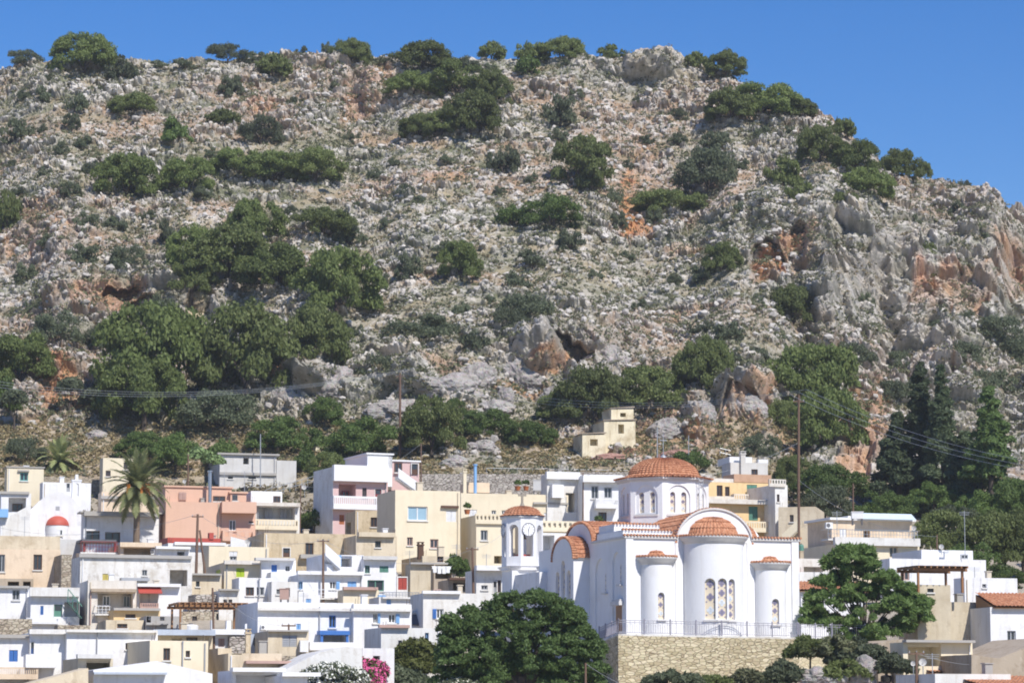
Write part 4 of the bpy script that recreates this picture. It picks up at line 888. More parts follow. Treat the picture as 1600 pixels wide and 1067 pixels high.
tiled(lambda s, t: (cc+((BRO+.08)+(rb_-BRO-.08)*min(1, t*7))*math.cos(2*math.pi*s)*math.cos(math.pi/2*max(0, t-.1)/.9), cc+((BRO+.08)+(rb_-BRO-.08)*min(1, t*7))*math.sin(2*math.pi*s)*math.cos(math.pi/2*max(0, t-.1)/.9), zt2+.12+hb*math.sin(math.pi/2*t)), lambda s, t: (math.cos(2*math.pi*s), math.sin(2*math.pi*s), .7), 30, 8, .06, .05).build('dome', TILE, tw, recalc=False)
zq = zt2+.1+hb; m = MB().lathe((cc,cc,zq-.1), [(.28,0),(.2,.2),(.1,.45),(.08,.8),(0,.85)], 10); m.box(cc-.07, cc-.07, zq+.5, cc+.07, cc+.07, zq+1.15); m.box(cc-.32, cc-.06, zq+.85, cc+.32, cc+.06, zq+.99); m.build('stone_cross', plain('grey_stone', (.3,.27,.22), .9), tw)
# round window with radiating panes
c0 = Vector((bt.hit(829, 910)[0], 0, bt.hit(829, 910)[1])); rw = .42
cut(low_, MB().tube(c0+Vector((0,-.3,0)), c0+Vector((0,.25,0)), rw, n=24))
rwn = MB().tube(c0+Vector((0,.15,0)), c0+Vector((0,.24,0)), rw-.01, n=24).build('round_window', LAT, tw); m = MB()
for j in range(8): a = j*math.pi/4+.2; p = c0+Vector((math.cos(a)*.24, .13, math.sin(a)*.24)); m.tube(p, p+Vector((0,.015,0)), .085, n=8)
m.build('pane', FM('red'), rwn)
o = thing('loudspeaker', 'grey horn loudspeaker on the side of the bell tower', 'loudspeaker', bt.world(bw+.25, .3, zl-.6)); MB().tube((0,.3,0), (0,0,0), .05, .08, 10).tube((0,0,0), (-.05,-.35,.05), .08, .3, 14, cap=False).build('horn', METAL, o)
H('church_annex', 'plain white annex wall between bell tower and church', 843, 872, 893, 960, 'white', Y=217, rot=18, L=6, cat='annex')
# ---------------------------------------------------------------- village houses, upper tier from left to right
h = H
h('small_house','cream square house at far left with turquoise window',10,68,730,790,'cream','w,31,738,44,751,teal;p,28,734,46,736,concrete',xl=7,slab=('concrete',.12,.12))
h('white_house','white house at left edge with shaded veranda and blue balcony',0,48,770,850,'white','l,13,777,41,800;q,19,787,35,799,brown,1.6;b,-6,795,13,806,lblue,.7;p,-2,768,46,771,concrete',xl=-4)
h('white_house','plain white block behind the chapel below the stone wall',66,142,753,800,'white','d,104,755,109,768,grey',xl=62)
h('small_house','small cream house with flat roof half hidden by the date palm',160,222,715,775,'cream','w,165,735,173,744,brown;w,193,722,200,733,brown',xl=157)
wl_ = H('stone_wall','brown coursed stone wall behind the white chapel',66,162,745,800,RUST,'',L=1.2,Y=317,cat='wall')
h('orange_house','house with faded orange wall behind the palm trunk',158,250,768,815,'peach','p,158,776,250,779,concrete',xl=153)
h('white_house','low white house with brown wood windows under the palm',130,248,801,862,'white','w,133,829,156,844,brown;w,164,831,188,847,brown;p,130,801,246,806,concrete,.8',xl=127,slab=('concrete',.15,.4))
cf = H('chapel','white chapel with curved gable, bell arch and red half dome',48,131,800,850,'white','',xl=5,poly=[(48,850),(131,850),(131,800),(126,790),(116,780),(104,771),(94,768),(85,768),(74,773),(62,782),(48,796)],Y=287,cat='chapel')
def chapel_bits():
    o = cf.o; a, b = cf.hit(72,830)[0], cf.hit(107,830)[0]; c = (a+b)/2; r = (b-a)/2; z = cf.hit(89,820,-r)[1]; zb = -2
    n = 20; MB().prism([(c-r*math.cos(math.pi*i/n), -r*math.sin(math.pi*i/n), zb) for i in range(n+1)]+[(c+r,.3,zb),(c-r,.3,zb)], (0,0,z-zb)).build('apse', WHT, o)
    G = np.array([[(c-1.04*r*math.cos(t)*math.cos(math.pi*i/n), -1.04*r*math.cos(t)*math.sin(math.pi*i/n), z+.9*r*math.sin(t)) for i in range(n+1)] for t in [j*math.pi/16 for j in range(9)]])
    MB().grid(G).build('conch_roof', plain('red_lead_paint', (.45,.09,.06), .6), o, smooth=True)
    f = lambda a_, z_, d: (c+a_, -r+d, z_); z0, z1 = cf.hit(92,836,-r)[1], cf.hit(92,827,-r)[1]; window(o, f, -.1, .45, z0, z1, 'white', dep=.02)
    u0, u1 = cf.hit(113,760,1)[0], cf.hit(127,760,1)[0]; z0, z1, z2 = cf.hit(120,790,1)[1], cf.hit(120,750,1)[1], cf.hit(120,741,1)[1]
    m = MB().box(u0, 1, z0-1, u1, 1.8, z1).box((u0*2+u1)/3, 1.1, z1, (u0+2*u1)/3, 1.7, z2).box(u0-.06, .95, z1-.1, u1+.06, 1.85, z1+.06); bb = m.build('bell_gable', WHT, o)
    cut(bb, MB().prism([(x, .5, z_) for x, _, z_ in arch(u0+.25, u1-.25, z1-1.6, z1-.3, 0)], (0, 2, 0)))
    u, z = cf.hit(90,794); MB().box(u-.2, -.02, z-.2, u+.2, .05, z+.2).build('vent', FM('grey'), o)
chapel_bits()
h('garden_wall','white sloping wall with red top left of the chapel',4,48,812,850,'white2','',xl=0,cat='wall',poly=[(4,850),(48,850),(48,788),(4,812)])
sm_ = h('salmon_house','big salmon two storey house with metal flue pipe',258,345,783,860,'salmon','x,258,763,362,784,salmon,1.6,8,salmon;q,279,769,291,781,pinkish,1.6,s;q,333,775,352,783,brown,1.6;x,360,771,385,783,salmon,1.2,7,salmon;q,363,773,371,782,dgrey,1.2;f,324,737,330,836,steel',xl=248,L=None)
h('salmon_house','salmon wing with two solid balconies, joined to the flue pipe house',345,399,784,860,'salmon','w,358,812,369,829,white;b,347,784,401,799,salmon,1.2;b,348,829,398,843,salmon,1.0,4;w,389,814,396,817,brown',L=8,Y=Yof(860)+1.6)
h('white_house','pale two storey house with pillared loggia next to the salmon house',399,468,786,850,'white2','x,392,768,441,786,white,2,8;q,427,775,438,785,brown,2;l,401,792,461,812,1.4;q,413,793,425,811,grey,1.38,s;q,437,793,448,811,grey,1.38,s;b,399,812,466,825,cream,.5,14;p,398,786,468,790,offwhite,.4',L=7)
h('concrete_house','pale unpainted concrete house on the grassy bank with roof slab',343,432,710,756,'lgrey','l,380,709,389,725,.4;p,343,739,432,741,concrete;w,356,744,364,748,black;w,388,744,400,748,black',L=9,slab=('concrete',.2,.3))
h('concrete_annex','blank grey concrete annex right of the roof slab house',432,463,719,752,'lgrey','',L=6,cat='annex')
h('stone_hut','tiny ochre hut with two square openings among bushes',493,528,697,718,'cream','l,501,702,507,707,.5;l,516,702,526,711,.5',L=4,cat='hut')
pk = h('pink_villa','pink and white villa with long balcony and outside stair',520,606,729,840,'pink','''p,520,729,606,751,white,.4;x,574,711,613,730,white,0,7,white;x,606,711,613,760,white,0,5;x,611,722,655,800,pink,1,8,white;q,616,723,628,738,brown,1;q,642,725,652,741,brown,1,d;
 l,529,756,556,777,1.5;q,534,767,545,777,dred,1.48;w,566,762,573,777,brown;d,586,764,596,779,dred;b,521,776,591,793,white,1.0,22;s,530,804,538,819,orange;c,605,736,612,765,cream,.5;n,622,766,655,742,white''',xl=490,rot=22)
MB().box(-.03,.002,-3,-.001,pk.L-.002,pk.H-.002).build('side_render', FM('white2'), pk.o)
h('ochre_house','ochre rendered house with one small dark window below the villa',555,617,797,862,'ochre','w,579,808,590,823,brown;Ll,541,816,548,835,brown',xl=539)
h('cream_house','tall cream house with wide white framed blue window',617,719,765,885,'cream','g,637,791,668,813,white;s,697,798,713,815,white;w,636,839,645,852,pinkish;w,672,842,685,856,pinkish;p,690,790,717,793,brown',xl=589)
h('cream_house','long cream house with white shutters behind the bell tower',720,888,770,850,'cream','s,733,796,745,808,white;w,768,797,775,806,white;w,784,797,791,808,white;s,850,801,863,813,white;p,834,785,888,787,concrete;c,724,736,729,770,cream,.6;f,740,727,745,768,lblue;x,730,754,765,769,peach,2,5',L=9,xl=716)
h('cream_house','cream terrace block with pierced balustrade left of bell tower',744,792,804,885,'cream','w,751,828,762,844,grey;b,743,803,792,816,cream,.25,8;l,772,868,785,880,.6',xl=720)
h('terrace_block','low cream terrace with pierced balustrade right of bell tower',838,936,816,872,'cream','b,838,815,936,828,cream,.25,12',L=7,cat='terrace')
h('white_house','small white annex with radiating iron gate right of bell tower',843,890,832,885,'white','l,848,836,866,860,.8',L=5,cat='annex')
h('white_house','white two storey house with lattice balcony left of the church dome',912,976,752,850,'white','w,924,759,935,779,grey;w,944,761,956,778,grey;b,931,779,966,792,white,1.0,14;w,935,800,948,815,brown;p,910,744,975,753,white,.4;x,912,742,973,753,white,.3,8',L=8,rot=12)
h('white_house','white gabled end with climbing vine above cream terraces',855,912,740,845,'white2','p,853,738,905,748,white,.3;l,884,770,898,800,1;x,863,757,881,777,white,-.8,0',L=8,Y=Yof(850)+2,xl=849)
h('yellow_house','tall yellow house with green shutters and balconies right of dome',1100,1212,783,860,'yellow','s,1170,791,1184,813,green;b,1163,815,1208,829,cream,.9,12;p,1100,782,1212,786,offwhite,.5;w,1135,822,1147,840,grey',L=9,rot=20)
h('yellow_house','set back upper storey in yellow with brick parapet',1085,1212,752,800,'yellow','s,1167,757,1183,774,green;w,1120,758,1129,775,brown;w,1133,760,1140,775,brown;w,1194,762,1201,774,lblue;b,1147,773,1213,783,offwhite,.8,18;b,1090,776,1147,782,offwhite,.8;x,1147,742,1205,753,brick,.2,3;x,1105,748,1147,753,offwhite,.3,3',L=8,Y=Yof(860)+4,rot=20)
h('grey_house','grey and white rooftop house with tall chimney above the yellow house',1142,1200,722,790,'lgrey','w,1174,733,1184,742,brown;c,1158,708,1165,742,lgrey,-.3;x,1140,714,1175,724,white,1,5;x,1185,718,1200,726,white,.5,5',xl=1128,Y=Yof(840)+6)
h('white_house','narrow white block with honeycomb parapet right of yellow house',1212,1231,757,860,'white2','b,1202,749,1228,758,offwhite,.2,6;w,1214,772,1218,784,brown',L=6,rot=20)
h('cream_house','plain weathered cream house with stair beside the telegraph pole',1217,1275,792,870,'sand','w,1234,804,1240,815,brown;n,1248,846,1222,822,cream',L=8,rot=-12)
h('terrace_house','modern cream house with railed roof terrace and white canopy',1308,1437,849,905,'cream','w,1390,854,1403,871,beige;b,1305,841,1438,849,white2,.5',xl=1256)
t2 = h('upper_storey','recessed upper storey with pale canopy above the railed terrace',1300,1425,812,850,'peach','l,1349,829,1359,840,.4;s,1312,826,1322,839,white;k,1291,816,1301,825,white;a,1345,803,1424,809,pale;r,1294,829,1434,841,steel,1.6;x,1325,806,1345,813,white2,0,4',xl=1262,Y=Yof(905)+2.4,slab=('white',.22,.3),cat='storey')
h('white_house','long low white house with two small dark windows right of the terrace house',1391,1541,872,940,'white','w,1407,892,1421,906,pinkish;x,1440,860,1520,873,white,2,8;q,1501,866,1512,873,grey,2',xl=1383)
h('white_house','whitewashed wall house with curved top edge near the right edge',1508,1590,902,960,'white','w,1535,912,1541,918,grey',xl=1503)
h('tan_house','tall blank tan house at right, tower like left part',1435,1486,913,1040,'tan','w,1449,919,1459,925,black;f,1446,925,1448,1000,dgrey',xl=1413)
h('tan_house','wide blank tan wall right of the tan tower part',1486,1550,940,1040,'tan','',L=9,Y=Yof(1040)+1.2)
h('white_house','white house at right edge with one grey window and tiled porch',1549,1640,948,1045,'white','w,1574,985,1587,1004,grey;t,1555,929,1640,948,tile,3;p,1600,1000,1640,1002,grey',L=9)
h('cream_house','cream house with big open loggia below the tan house',1412,1520,1003,1072,'cream','l,1419,1006,1470,1040,2.2;w,1490,1023,1500,1043,white;p,1412,1000,1520,1003,concrete,.4;t,1452,1043,1530,1050,tile,1',xl=1408)
h('stone_house','rough grey brown stone wall house at lower right edge',1518,1640,1030,1085,'tan2','',L=9,poly=[(1518,1085),(1640,1085),(1640,995),(1600,1012),(1560,1028),(1518,1022)])
h('white_house','low white house along the bottom right edge',1462,1580,1052,1110,'white2','',xl=1400)
h('tiled_house','orange tiled roof corner at the bottom right',1550,1640,1074,1115,'white2','t,1545,1058,1640,1074,tile,5',L=5)
h('red_cottage','white cottage with red tiled roof behind the pine',1252,1350,922,985,'white','t,1248,911,1352,922,tile,2;w,1259,925,1274,948,white;w,1278,926,1290,947,white;w,1330,930,1342,944,white',xl=1246)
h('grey_house','cluttered grey terrace house between church and pine',1243,1312,872,930,'offwhite','l,1262,850,1300,872,1;l,1256,885,1285,905,1.4;x,1243,895,1262,915,red,-.5,.5',L=8)
h('white_house','small plain white wall between church and red cottage',1246,1300,893,945,'white2','w,1262,905,1272,917,brown',L=6)
# middle tiers on the left
h('ochre_house','faded ochre house at left edge with tall brown shutters',-20,94,857,925,'peach','x,-20,838,94,857,sand,.4,7;w,-2,866,8,893,grey;w,52,866,66,890,brown',L=8)
h('concrete_wall','plain grey concrete wall right of the tan roof',92,128,842,900,'lgrey','',L=6)
h('terrace_bar','roof terrace with dark awning and dark red railing',126,186,862,905,'peach','r,126,846,184,862,dred,.6;w,146,866,178,870,brown;x,130,848,134,862,dred,.2,.4;x,178,848,182,862,dred,.2,.4;x,128,843,182,846,dgrey,-.2,3',L=6,cat='terrace')
h('peach_house','peach parapet house with shaded terrace and air conditioner',187,252,850,905,'peach','l,193,856,240,870,1.6;k,236,857,243,866,white;p,187,848,252,854,peach,.3',L=7)
h('white_house','long weathered white house with one yellow window and open corner',124,300,869,955,'dirtywhite','s,160,896,171,906,yellow;p,188,903,232,907,grey,.5;w,222,890,230,899,grey;l,265,890,293,915,1.8;p,124,868,300,870,concrete',xl=111)
h('white_house','small white rooftop room with dark doorway beside leaning poles',244,296,856,900,'white','l,277,858,289,871,1;p,243,854,297,857,white,.3',L=6,Y=Yof(905))
h('cream_house','cream house with white roller shutter behind the leaning poles',326,420,853,905,'cream','s,358,861,371,869,white;w,359,869,370,875,grey',xl=317)
h('red_roof_house','low building with dark red roof below the salmon house',262,400,848,890,'white2','x,262,841,345,849,red,.3,4;x,327,832,334,842,red,.2,.9;p,272,848,352,851,white,.3;n,360,858,392,850,white',L=6)
h('cream_house','cream house with lime green shutters',350,408,878,935,'cream','s,369,887,382,901,lime;Ls,337,890,344,912,lime;p,350,876,408,881,offwhite,.25',xl=321)
h('white_house','white house with one bright blue window',408,462,874,935,'white','s,424,882,433,893,blue;w,446,884,453,892,grey;p,398,872,460,875,lgrey,.4;x,423,894,467,912,white,-1.5,0',L=8)
h('white_house','white cube with shaded left flank below the lime shutters',373,424,902,945,'white','w,384,917,397,930,brown;w,401,917,413,930,grey;f,404,905,406,926,grey,-.2',xl=362,Y=Yof(950))
h('old_house','old crumbling ochre house with arched door and barred window',412,556,832,900,'ochre','w,477,848,490,868,brown;w,500,868,512,876,brown;d,442,856,453,870,brown;w,540,848,545,861,brown;b,470,866,512,870,concrete,.6',L=8)
h('old_house','rough cream ruin wall with one small dark window',556,620,836,900,'sand','w,586,845,595,855,black;p,560,832,617,838,sand,.2',L=7,Y=Yof(905))
h('white_house','white stepped terrace house with pale blue shutters',466,568,897,945,'white','o,515,908,525,920,lblue,r;s,543,908,557,920,lblue;w,466,908,473,920,lblue;p,464,893,568,897,white,.3;r,470,921,560,933,white,.8',L=8)
h('white_house','white roof loggia with sloping stair parapet and blue post',505,568,866,900,'white','l,511,868,550,885,2;q,528,867,533,884,lblue,.05,s;n,508,884,532,862,white',L=6,Y=Yof(945)+2.5)
h('white_house','white house with olive green windows and solar heater in front',568,619,872,940,'white','w,570,883,578,895,green;s,593,884,607,894,green;w,574,906,600,923,green;p,566,869,620,874,lgrey,.3',L=7)
h('tan_shed','boxy tan shed with laundry porch beside it',641,678,881,925,'tan','p,641,879,700,881,concrete,.2',xl=634,cat='shed')
h('laundry_porch','dark open porch where white laundry hangs',678,712,881,925,'tan2','l,680,882,706,904,1.8',L=5,cat='porch')
h('stone_house','rough ochre stone house with small windows behind the laundry porch',660,720,868,905,'sand','w,683,869,693,878,brown;c,654,850,662,868,brown,.4',L=7,Y=Yof(905))
h('red_shed','little bright red painted shed door between white houses',620,637,900,930,'white2','s,622,902,636,921,red',L=3,cat='shed')
h('white_house','white house with cantilevered roof left of the bell tower',744,795,890,960,'white2','w,752,914,762,921,grey;d,771,908,776,925,grey;p,742,884,790,891,white,.6;w,774,906,783,925,brown',xl=727)
h('cream_house','small cream flat house with pale blue door',536,592,921,950,'cream','s,590,929,603,942,lblue;p,536,917,590,921,pinkish,.2',xl=530)
h('white_house','broad bright white house with blue window and blue porch',402,552,940,1030,'white','w,514,961,525,980,blue;p,402,950,552,953,white2,.15;s,463,974,470,983,lblue;k,408,976,418,983;f,498,950,500,1005,grey,-.1;x,500,985,547,991,blue,-1.2,-.2;x,501,991,505,1010,blue,-1.1,-.9;x,541,991,545,1010,blue,-1.1,-.9;l,505,991,541,1010,1.2;b,484,1003,552,1013,white,1.3',xl=367)
h('white_house','white house with two pairs of pale blue open shutters',552,643,943,1020,'white','o,583,958,590,973,lblue,r;o,607,959,618,973,lblue,r;p,548,951,643,954,white2,.15',L=8,Y=Yof(1030)+1.5)
h('white_house','white house with brown stone flank and royal blue open shutter',661,750,926,1000,'white2','o,682,951,693,966,blue,l;w,678,920,690,928,pinkish;p,660,923,720,927,white,.1',xl=641)
h('white_house','pale grey white house with brown flank and rounded niche',595,690,980,1065,'white2','w,664,988,670,1000,lblue;d,622,1000,628,1030,grey;p,592,976,640,980,pinkish,.1',xl=569)
h('white_house','small white house with stair beside green staircase, blue doors',47,124,930,985,'white','d,84,944,97,963,green;n,106,964,128,937,green;s,63,946,68,960,blue;p,46,918,124,931,white2,.3;l,100,940,124,963,1.2;b,41,965,92,972,white,.6,12',L=7)
h('white_house','plain white house with one grey window at left edge',-20,46,917,975,'white','w,19,921,31,937,grey;p,-20,915,46,918,concrete,.1',L=7)
h('cream_house','weathered cream house with loggia and crumbling parapet',136,213,906,985,'offwhite','l,152,926,208,958,1.4;q,192,930,203,948,grey,1.38;q,160,930,172,946,white,1.38;r,148,946,172,958,white,.5;p,142,920,213,924,tan2,.2;f,140,925,142,965,pinkish,-.15',L=7)
h('white_house','white house with red awning over a beige roller shutter',214,282,914,975,'white','s,219,925,247,943,beige;a,217,917,251,925,red;b,219,942,248,950,pinkish,.3,8;p,214,912,282,916,white,.3',L=7)
h('yellow_house','low mustard yellow house with flat roof',177,250,952,990,'yellow','w,196,959,212,965,brown;p,177,950,250,953,concrete,.2',xl=168)
h('ochre_house','low ochre wall with barred window right of the solar panels',165,225,968,1000,'sand','w,183,974,199,981,brown',xl=150)
h('grey_house','small grey flat roofed hut beside the yellow house',228,285,962,1000,'grey','l,228,962,236,972,.5;l,250,963,257,969,.5;p,228,974,262,976,concrete,.2',L=5,cat='hut')
h('white_house','large blank white gable house in the lower left',103,246,985,1062,'white','w,196,1004,204,1014,brown;f,150,986,152,1040,grey,-.1;p,103,984,246,987,white2,.15',L=9,poly=None)
h('white_house','white house with blue door and white terrace',46,103,988,1062,'white','d,48,1003,53,1021,dblue;b,40,1022,90,1040,white,1.0;p,45,983,103,990,white2,.3',L=8)
h('white_house','white house with one solid blue shutter at left edge',-20,46,995,1062,'white','s,14,1015,28,1033,blue;p,-20,991,46,996,concrete,.1;b,-20,1042,60,1058,peach,1.6,26',L=8)
h('tan_house','tan house with sloping parapet and brown shuttered window',233,325,1000,1075,'cream','w,255,1012,266,1031,brown;w,290,1016,297,1026,brown;f,284,1004,286,1050,grey,-.1;Lw,190,1022,195,1034,brown',xl=173,rot=24)
h('concrete_house','concrete house with bluish flat slab roof beside tall pole',240,332,992,1045,'sand','l,268,996,284,1010,1;w,291,995,309,1010,brown;p,238,984,334,992,bluegrey,.8',L=8,Y=Yof(1060)+3)
h('white_house','white porch house with pillars under the wooden pergola',330,385,985,1045,'white','s,341,997,351,1010,pinkish;p,330,983,385,991,white,.4;x,330,968,334,985,white,0,.6;x,354,969,361,985,white,0,.6;x,383,974,386,985,white,0,.4',L=7)
h('stone_house','rough white stone wall below the pergola pillars',358,386,994,1045,DRY,'',L=5,Y=Yof(1046))
h('ochre_house','small ochre house with corrugated window cover',418,482,985,1050,'sand','s,441,992,464,1010,grey;p,418,984,482,986,concrete,.1;x,469,1000,482,1018,white,-.6,-.1',xl=392)
h('stone_house','low stone house with patched roofs and white parapet ends',356,440,1020,1075,'sand','c,384,987,392,1018,ochre,.4;l,362,1010,378,1022,1;x,385,1032,455,1036,pinkish,-1,2',L=6)
h('white_house','white house with porch columns at the bottom edge',362,440,1047,1105,'white','l,368,1052,432,1100,2.4;p,360,1043,442,1049,white,.8',xl=340)
h('white_house','white house wall at the bottom edge behind the oleander',440,480,1055,1110,'white','p,440,1050,500,1056,white,.2',L=6)
h('white_house','white gable house at the bottom left edge',146,332,1042,1110,'white','p,146,1050,260,1053,bluegrey,.3',L=9,poly=[(146,1110),(332,1110),(332,1052),(245,1032),(146,1046)])
h('brown_porch','porch house with brown pillars left of the blank gable',121,176,1028,1085,'tan','l,135,1032,172,1046,2;p,120,1022,175,1028,lgrey,.3',L=6)
h('shed','tan shed with slanting ochre roof edge at the bottom left corner',20,138,1072,1115,'sand','',L=5,cat='shed',poly=[(20,1115),(138,1115),(138,1043),(20,1074)])
h('white_house','white walled terrace with grey curved parapet',446,566,1030,1090,'white2','l,528,1034,534,1041,.3',L=7,poly=[(446,1090),(566,1090),(566,1012),(540,1010),(500,1018),(446,1045)])
h('white_house','small white house above the pink oleander with half round opening',566,616,1012,1080,'white','l,583,1024,594,1030,.5',xl=560)
h('stone_wall','rubble retaining wall at left below the grass strip',-20,50,966,1000,RUST,'',L=3,cat='wall')
h('stone_wall','rubble wall fragments right of the porch at left',90,140,976,1000,RUST,'',L=2,cat='wall')
h('dry_stone_wall','long dry stone terrace wall right of the pink villa',656,858,740,768,DRY,'',L=1.5,cat='wall',rot=4)
h('dry_stone_wall','low terrace wall below the ruined house',858,1010,737,752,DRY,'',L=1.5,cat='wall',rot=2)
h('stone_house','dull brown stone flank left of the open loggia house',1372,1412,1000,1060,'tan2','',L=6,poly=[(1372,1060),(1412,1060),(1412,998),(1390,1000),(1372,1004)])
# small walls, sheds and leftovers filling the lanes
h('stone_wall','narrow brown rubble wall in the alley left of the weathered white house',95,112,866,930,RUST,'',L=5,cat='wall')
h('small_house','little cream wall with dark hatch behind the leaning poles',298,346,898,945,'sand','w,306,908,312,916,black;p,298,896,346,898,concrete,.2',L=4,Y=Yof(945)+2)
h('stone_wall','tan rubble wall in shade behind the wooden pergola',283,372,955,990,RUST,'w,300,962,308,976,brown;w,338,958,345,970,black',L=3,Y=Yof(960),cat='wall')
h('small_house','small white room with twin windows above the pergola',342,374,922,960,'dirtywhite','w,349,936,355,942,brown;w,357,936,363,942,brown;p,342,920,374,922,concrete,.2',L=4,Y=Yof(958))
h('stone_house','rough pinkish stone gable above the pergola',305,342,928,960,DRY,'',L=3,Y=Yof(957))
h('small_house','low white wall with blue shutter beside the red shed',592,660,932,965,'white2','s,604,936,611,946,lblue;r,598,925,655,932,steel,.3',L=4)
h('shed','brown roofed lean-to in front of the pole left of the bell tower',700,746,905,945,'tan2','p,700,903,748,906,brown,.6;l,708,910,738,922,.8',L=4,cat='shed')
h('small_house','narrow sand coloured wall under the stone roofs',340,362,1012,1060,'sand','w,346,1022,352,1030,brown',L=4)
h('stone_wall','crumbling stone wall below the small ochre house',418,500,1024,1060,RUST,'',L=3,cat='wall')
h('shed','grey tin shed beside the ochre corrugated window',388,418,990,1035,'bluegrey','l,396,996,406,1008,.6',L=4,cat='shed')
h('small_house','cream lean-to below the ochre left house',-20,52,903,930,'tan2','l,12,908,30,918,.8;l,36,908,48,918,.8',L=4)
h('small_house','white stepped wall with brown door below the lime shutters',424,465,908,950,'white2','d,446,918,453,932,brown;w,432,920,438,928,grey',L=4,Y=Yof(952))
h('white_house','white cube with small blue window above the blue porch house',466,500,928,960,'white','s,478,935,486,943,lblue',L=4,Y=Yof(952)+1)
# ruined house on the slope
ru = thing('ruined_house', 'roofless pale yellow ruin standing alone on the slope', 'ruin', P(910, 705, 338)); 
RUINM = plaster((.74,.66,.48), .85)
def block(x0,x1,yt,yb,Y,rot,L,mat,holes,name):
    fr = Fr(x0,yb,Y,rot); W_ = fr.hit(x1,yb)[0]; Ht = fr.hit(x0,yt)[1]; m = MB(); hs = []
    for q in holes: a,c = fr.hit(q[0],q[3]); b,d = fr.hit(q[2],q[1]); hs.append((a,b,c,d,1.2,True))
    wallgrid(m, lambda a,z,d:(a,d,z), 0,W_,-2.5,Ht,hs); wallgrid(m, lambda a,z,d:(d,a,z), 0,L,-2.5,Ht,[])
    m.quad((W_,0,-2.5),(W_,L,-2.5),(W_,L,Ht),(W_,0,Ht)).quad((0,L,-2.5),(0,L,Ht),(W_,L,Ht),(W_,L,-2.5)).quad((0,0,Ht-.01),(W_,0,Ht-.01),(W_,L,Ht-.01),(0,L,Ht-.01))
    o = m.build(name, RUINM, None, recalc=False); o.parent = ru; rr_q = MB().prism([(-.15,-.15,Ht+.01),(W_+.1,-.15,Ht+.16),(W_+.1,-.15,Ht+.3),(-.15,-.15,Ht+.08)],(0,L*.8,0)).build('broken_roof', FM('tan2'), None); rr_q.parent = ru; rr_q.location = fr.b-ru.location; rr_q.rotation_euler = (0,0,fr.t); o.location = fr.b-ru.location; o.rotation_euler = (0,0,fr.t)
block(910,946,678,708,336,14,4,'cream',[(922,686,934,696)],'front_room')
block(944,993,657,692,338,14,5,'cream',[(966,663,975,677)],'middle_storey')
block(955,990,638,656,340,14,4,'cream',[(969,645,978,651),(941,645,954,654)],'top_storey')
# ---------------------------------------------------------------- poles, wires, tanks, aerials
def pole(px, yt, yb, lab, wpx=4, arms=1, px2=None, name='telegraph_pole', Y=None, mat=None):
    Y = Y or (hillY(px, yb)); b = P(px, yb, Y); t = P(px if px2 is None else px2, yt, Y); k = Y/F
    o = thing(name, lab, 'pole', b); d = t-b
    MB().tube((0,0,-1), d, wpx*k*.55, wpx*k*.38, 9).build('shaft', mat or WOODP, o)
    for j in range(arms):
        z = d*(1-.03-.05*j); MB().box(z.x-.5, -.05, z.z-.05, z.x+.5, .05, z.z+.05).build('crossarm', WOODP, o)
        m = MB()
        for x in (-.45, 0, .45): m.tube((z.x+x, 0, z.z+.05), (z.x+x, 0, z.z+.18), .04, .03, 6)
        m.build('insulators', FM('grey'), o)
    return t
pA = pole(625, 584, 722, 'tall wooden pole in front of the grey boulders above the villa', 4.5)
pB = pole(1248, 617, 960, 'very tall pole just right of the church, partly behind it', 4.5, Y=262)
pole(1247, 690, 800, 'shorter grey pole beside the tall pole right of the church', 3, 0, Y=300)
pole(305, 803, 935, 'brown pole standing in front of the salmon house', 5, 1, px2=309)
pole(327, 828, 930, 'brown brace pole leaning against the salmon house pole', 4, 0, px2=312, name='brace_pole')
pole(336, 918, 1045, 'brown pole beside the wooden pergola', 4, 0, px2=332)
pole(505, 842, 945, 'wooden pole in front of the crumbling ochre house', 4, 1)
pole(741, 855, 960, 'wooden pole left of the bell tower', 4.5, 1, px2=738)
pole(453, 975, 1045, 'grey weathered pole in front of the corrugated window', 4, 1, px2=451)
pole(658, 692, 775, 'thin dark pole at the right corner of the pink villa', 2.5, 0)
pole(468, 758, 845, 'dark pole between loggia house and blue flank of villa', 2.5, 0, px2=470)
pole(911, 738, 850, 'thin pole in front of the white lattice balcony house', 2.5, 0)
pole(1432, 1018, 1105, 'grey pole with cross arm in front of the open loggia', 5, 1)
pole(1464, 835, 915, 'brown pole with dish in front of the long white house', 3, 0)
pole(1333, 755, 850, 'weathered thin post behind the terrace house', 2.5, 0)
pole(294, 711, 765, 'wooden post above the salmon house roof', 3, 0)
pole(915, 1035, 1110, 'wooden pole at the right side of the big foreground tree', 4, 0, Y=182)
pole(1027, 668, 740, 'thin steel mast behind the church dome', 2, 0, Y=330, name='mast', mat=METAL); pole(1076, 680, 735, 'thin white mast right of the church dome', 1.6, 0, Y=328, name='mast', mat=METAL)
pole(407, 678, 756, 'slim steel mast on the concrete slab roof house', 2, 0, Y=322, name='mast', mat=METAL)
def wire(a, b, sag, lab, r=.017, name='cable'):
    pts = [a.lerp(b, t/20)-Vector((0,0,sag*4*(t/20)*(1-t/20))) for t in range(21)]
    tag(MB().path([p-a for p in pts], r, 4).build(name, METAL), lab, 'cable').location = a
WL = P(-60, 596, 335); WR = P(1700, 745, 225)
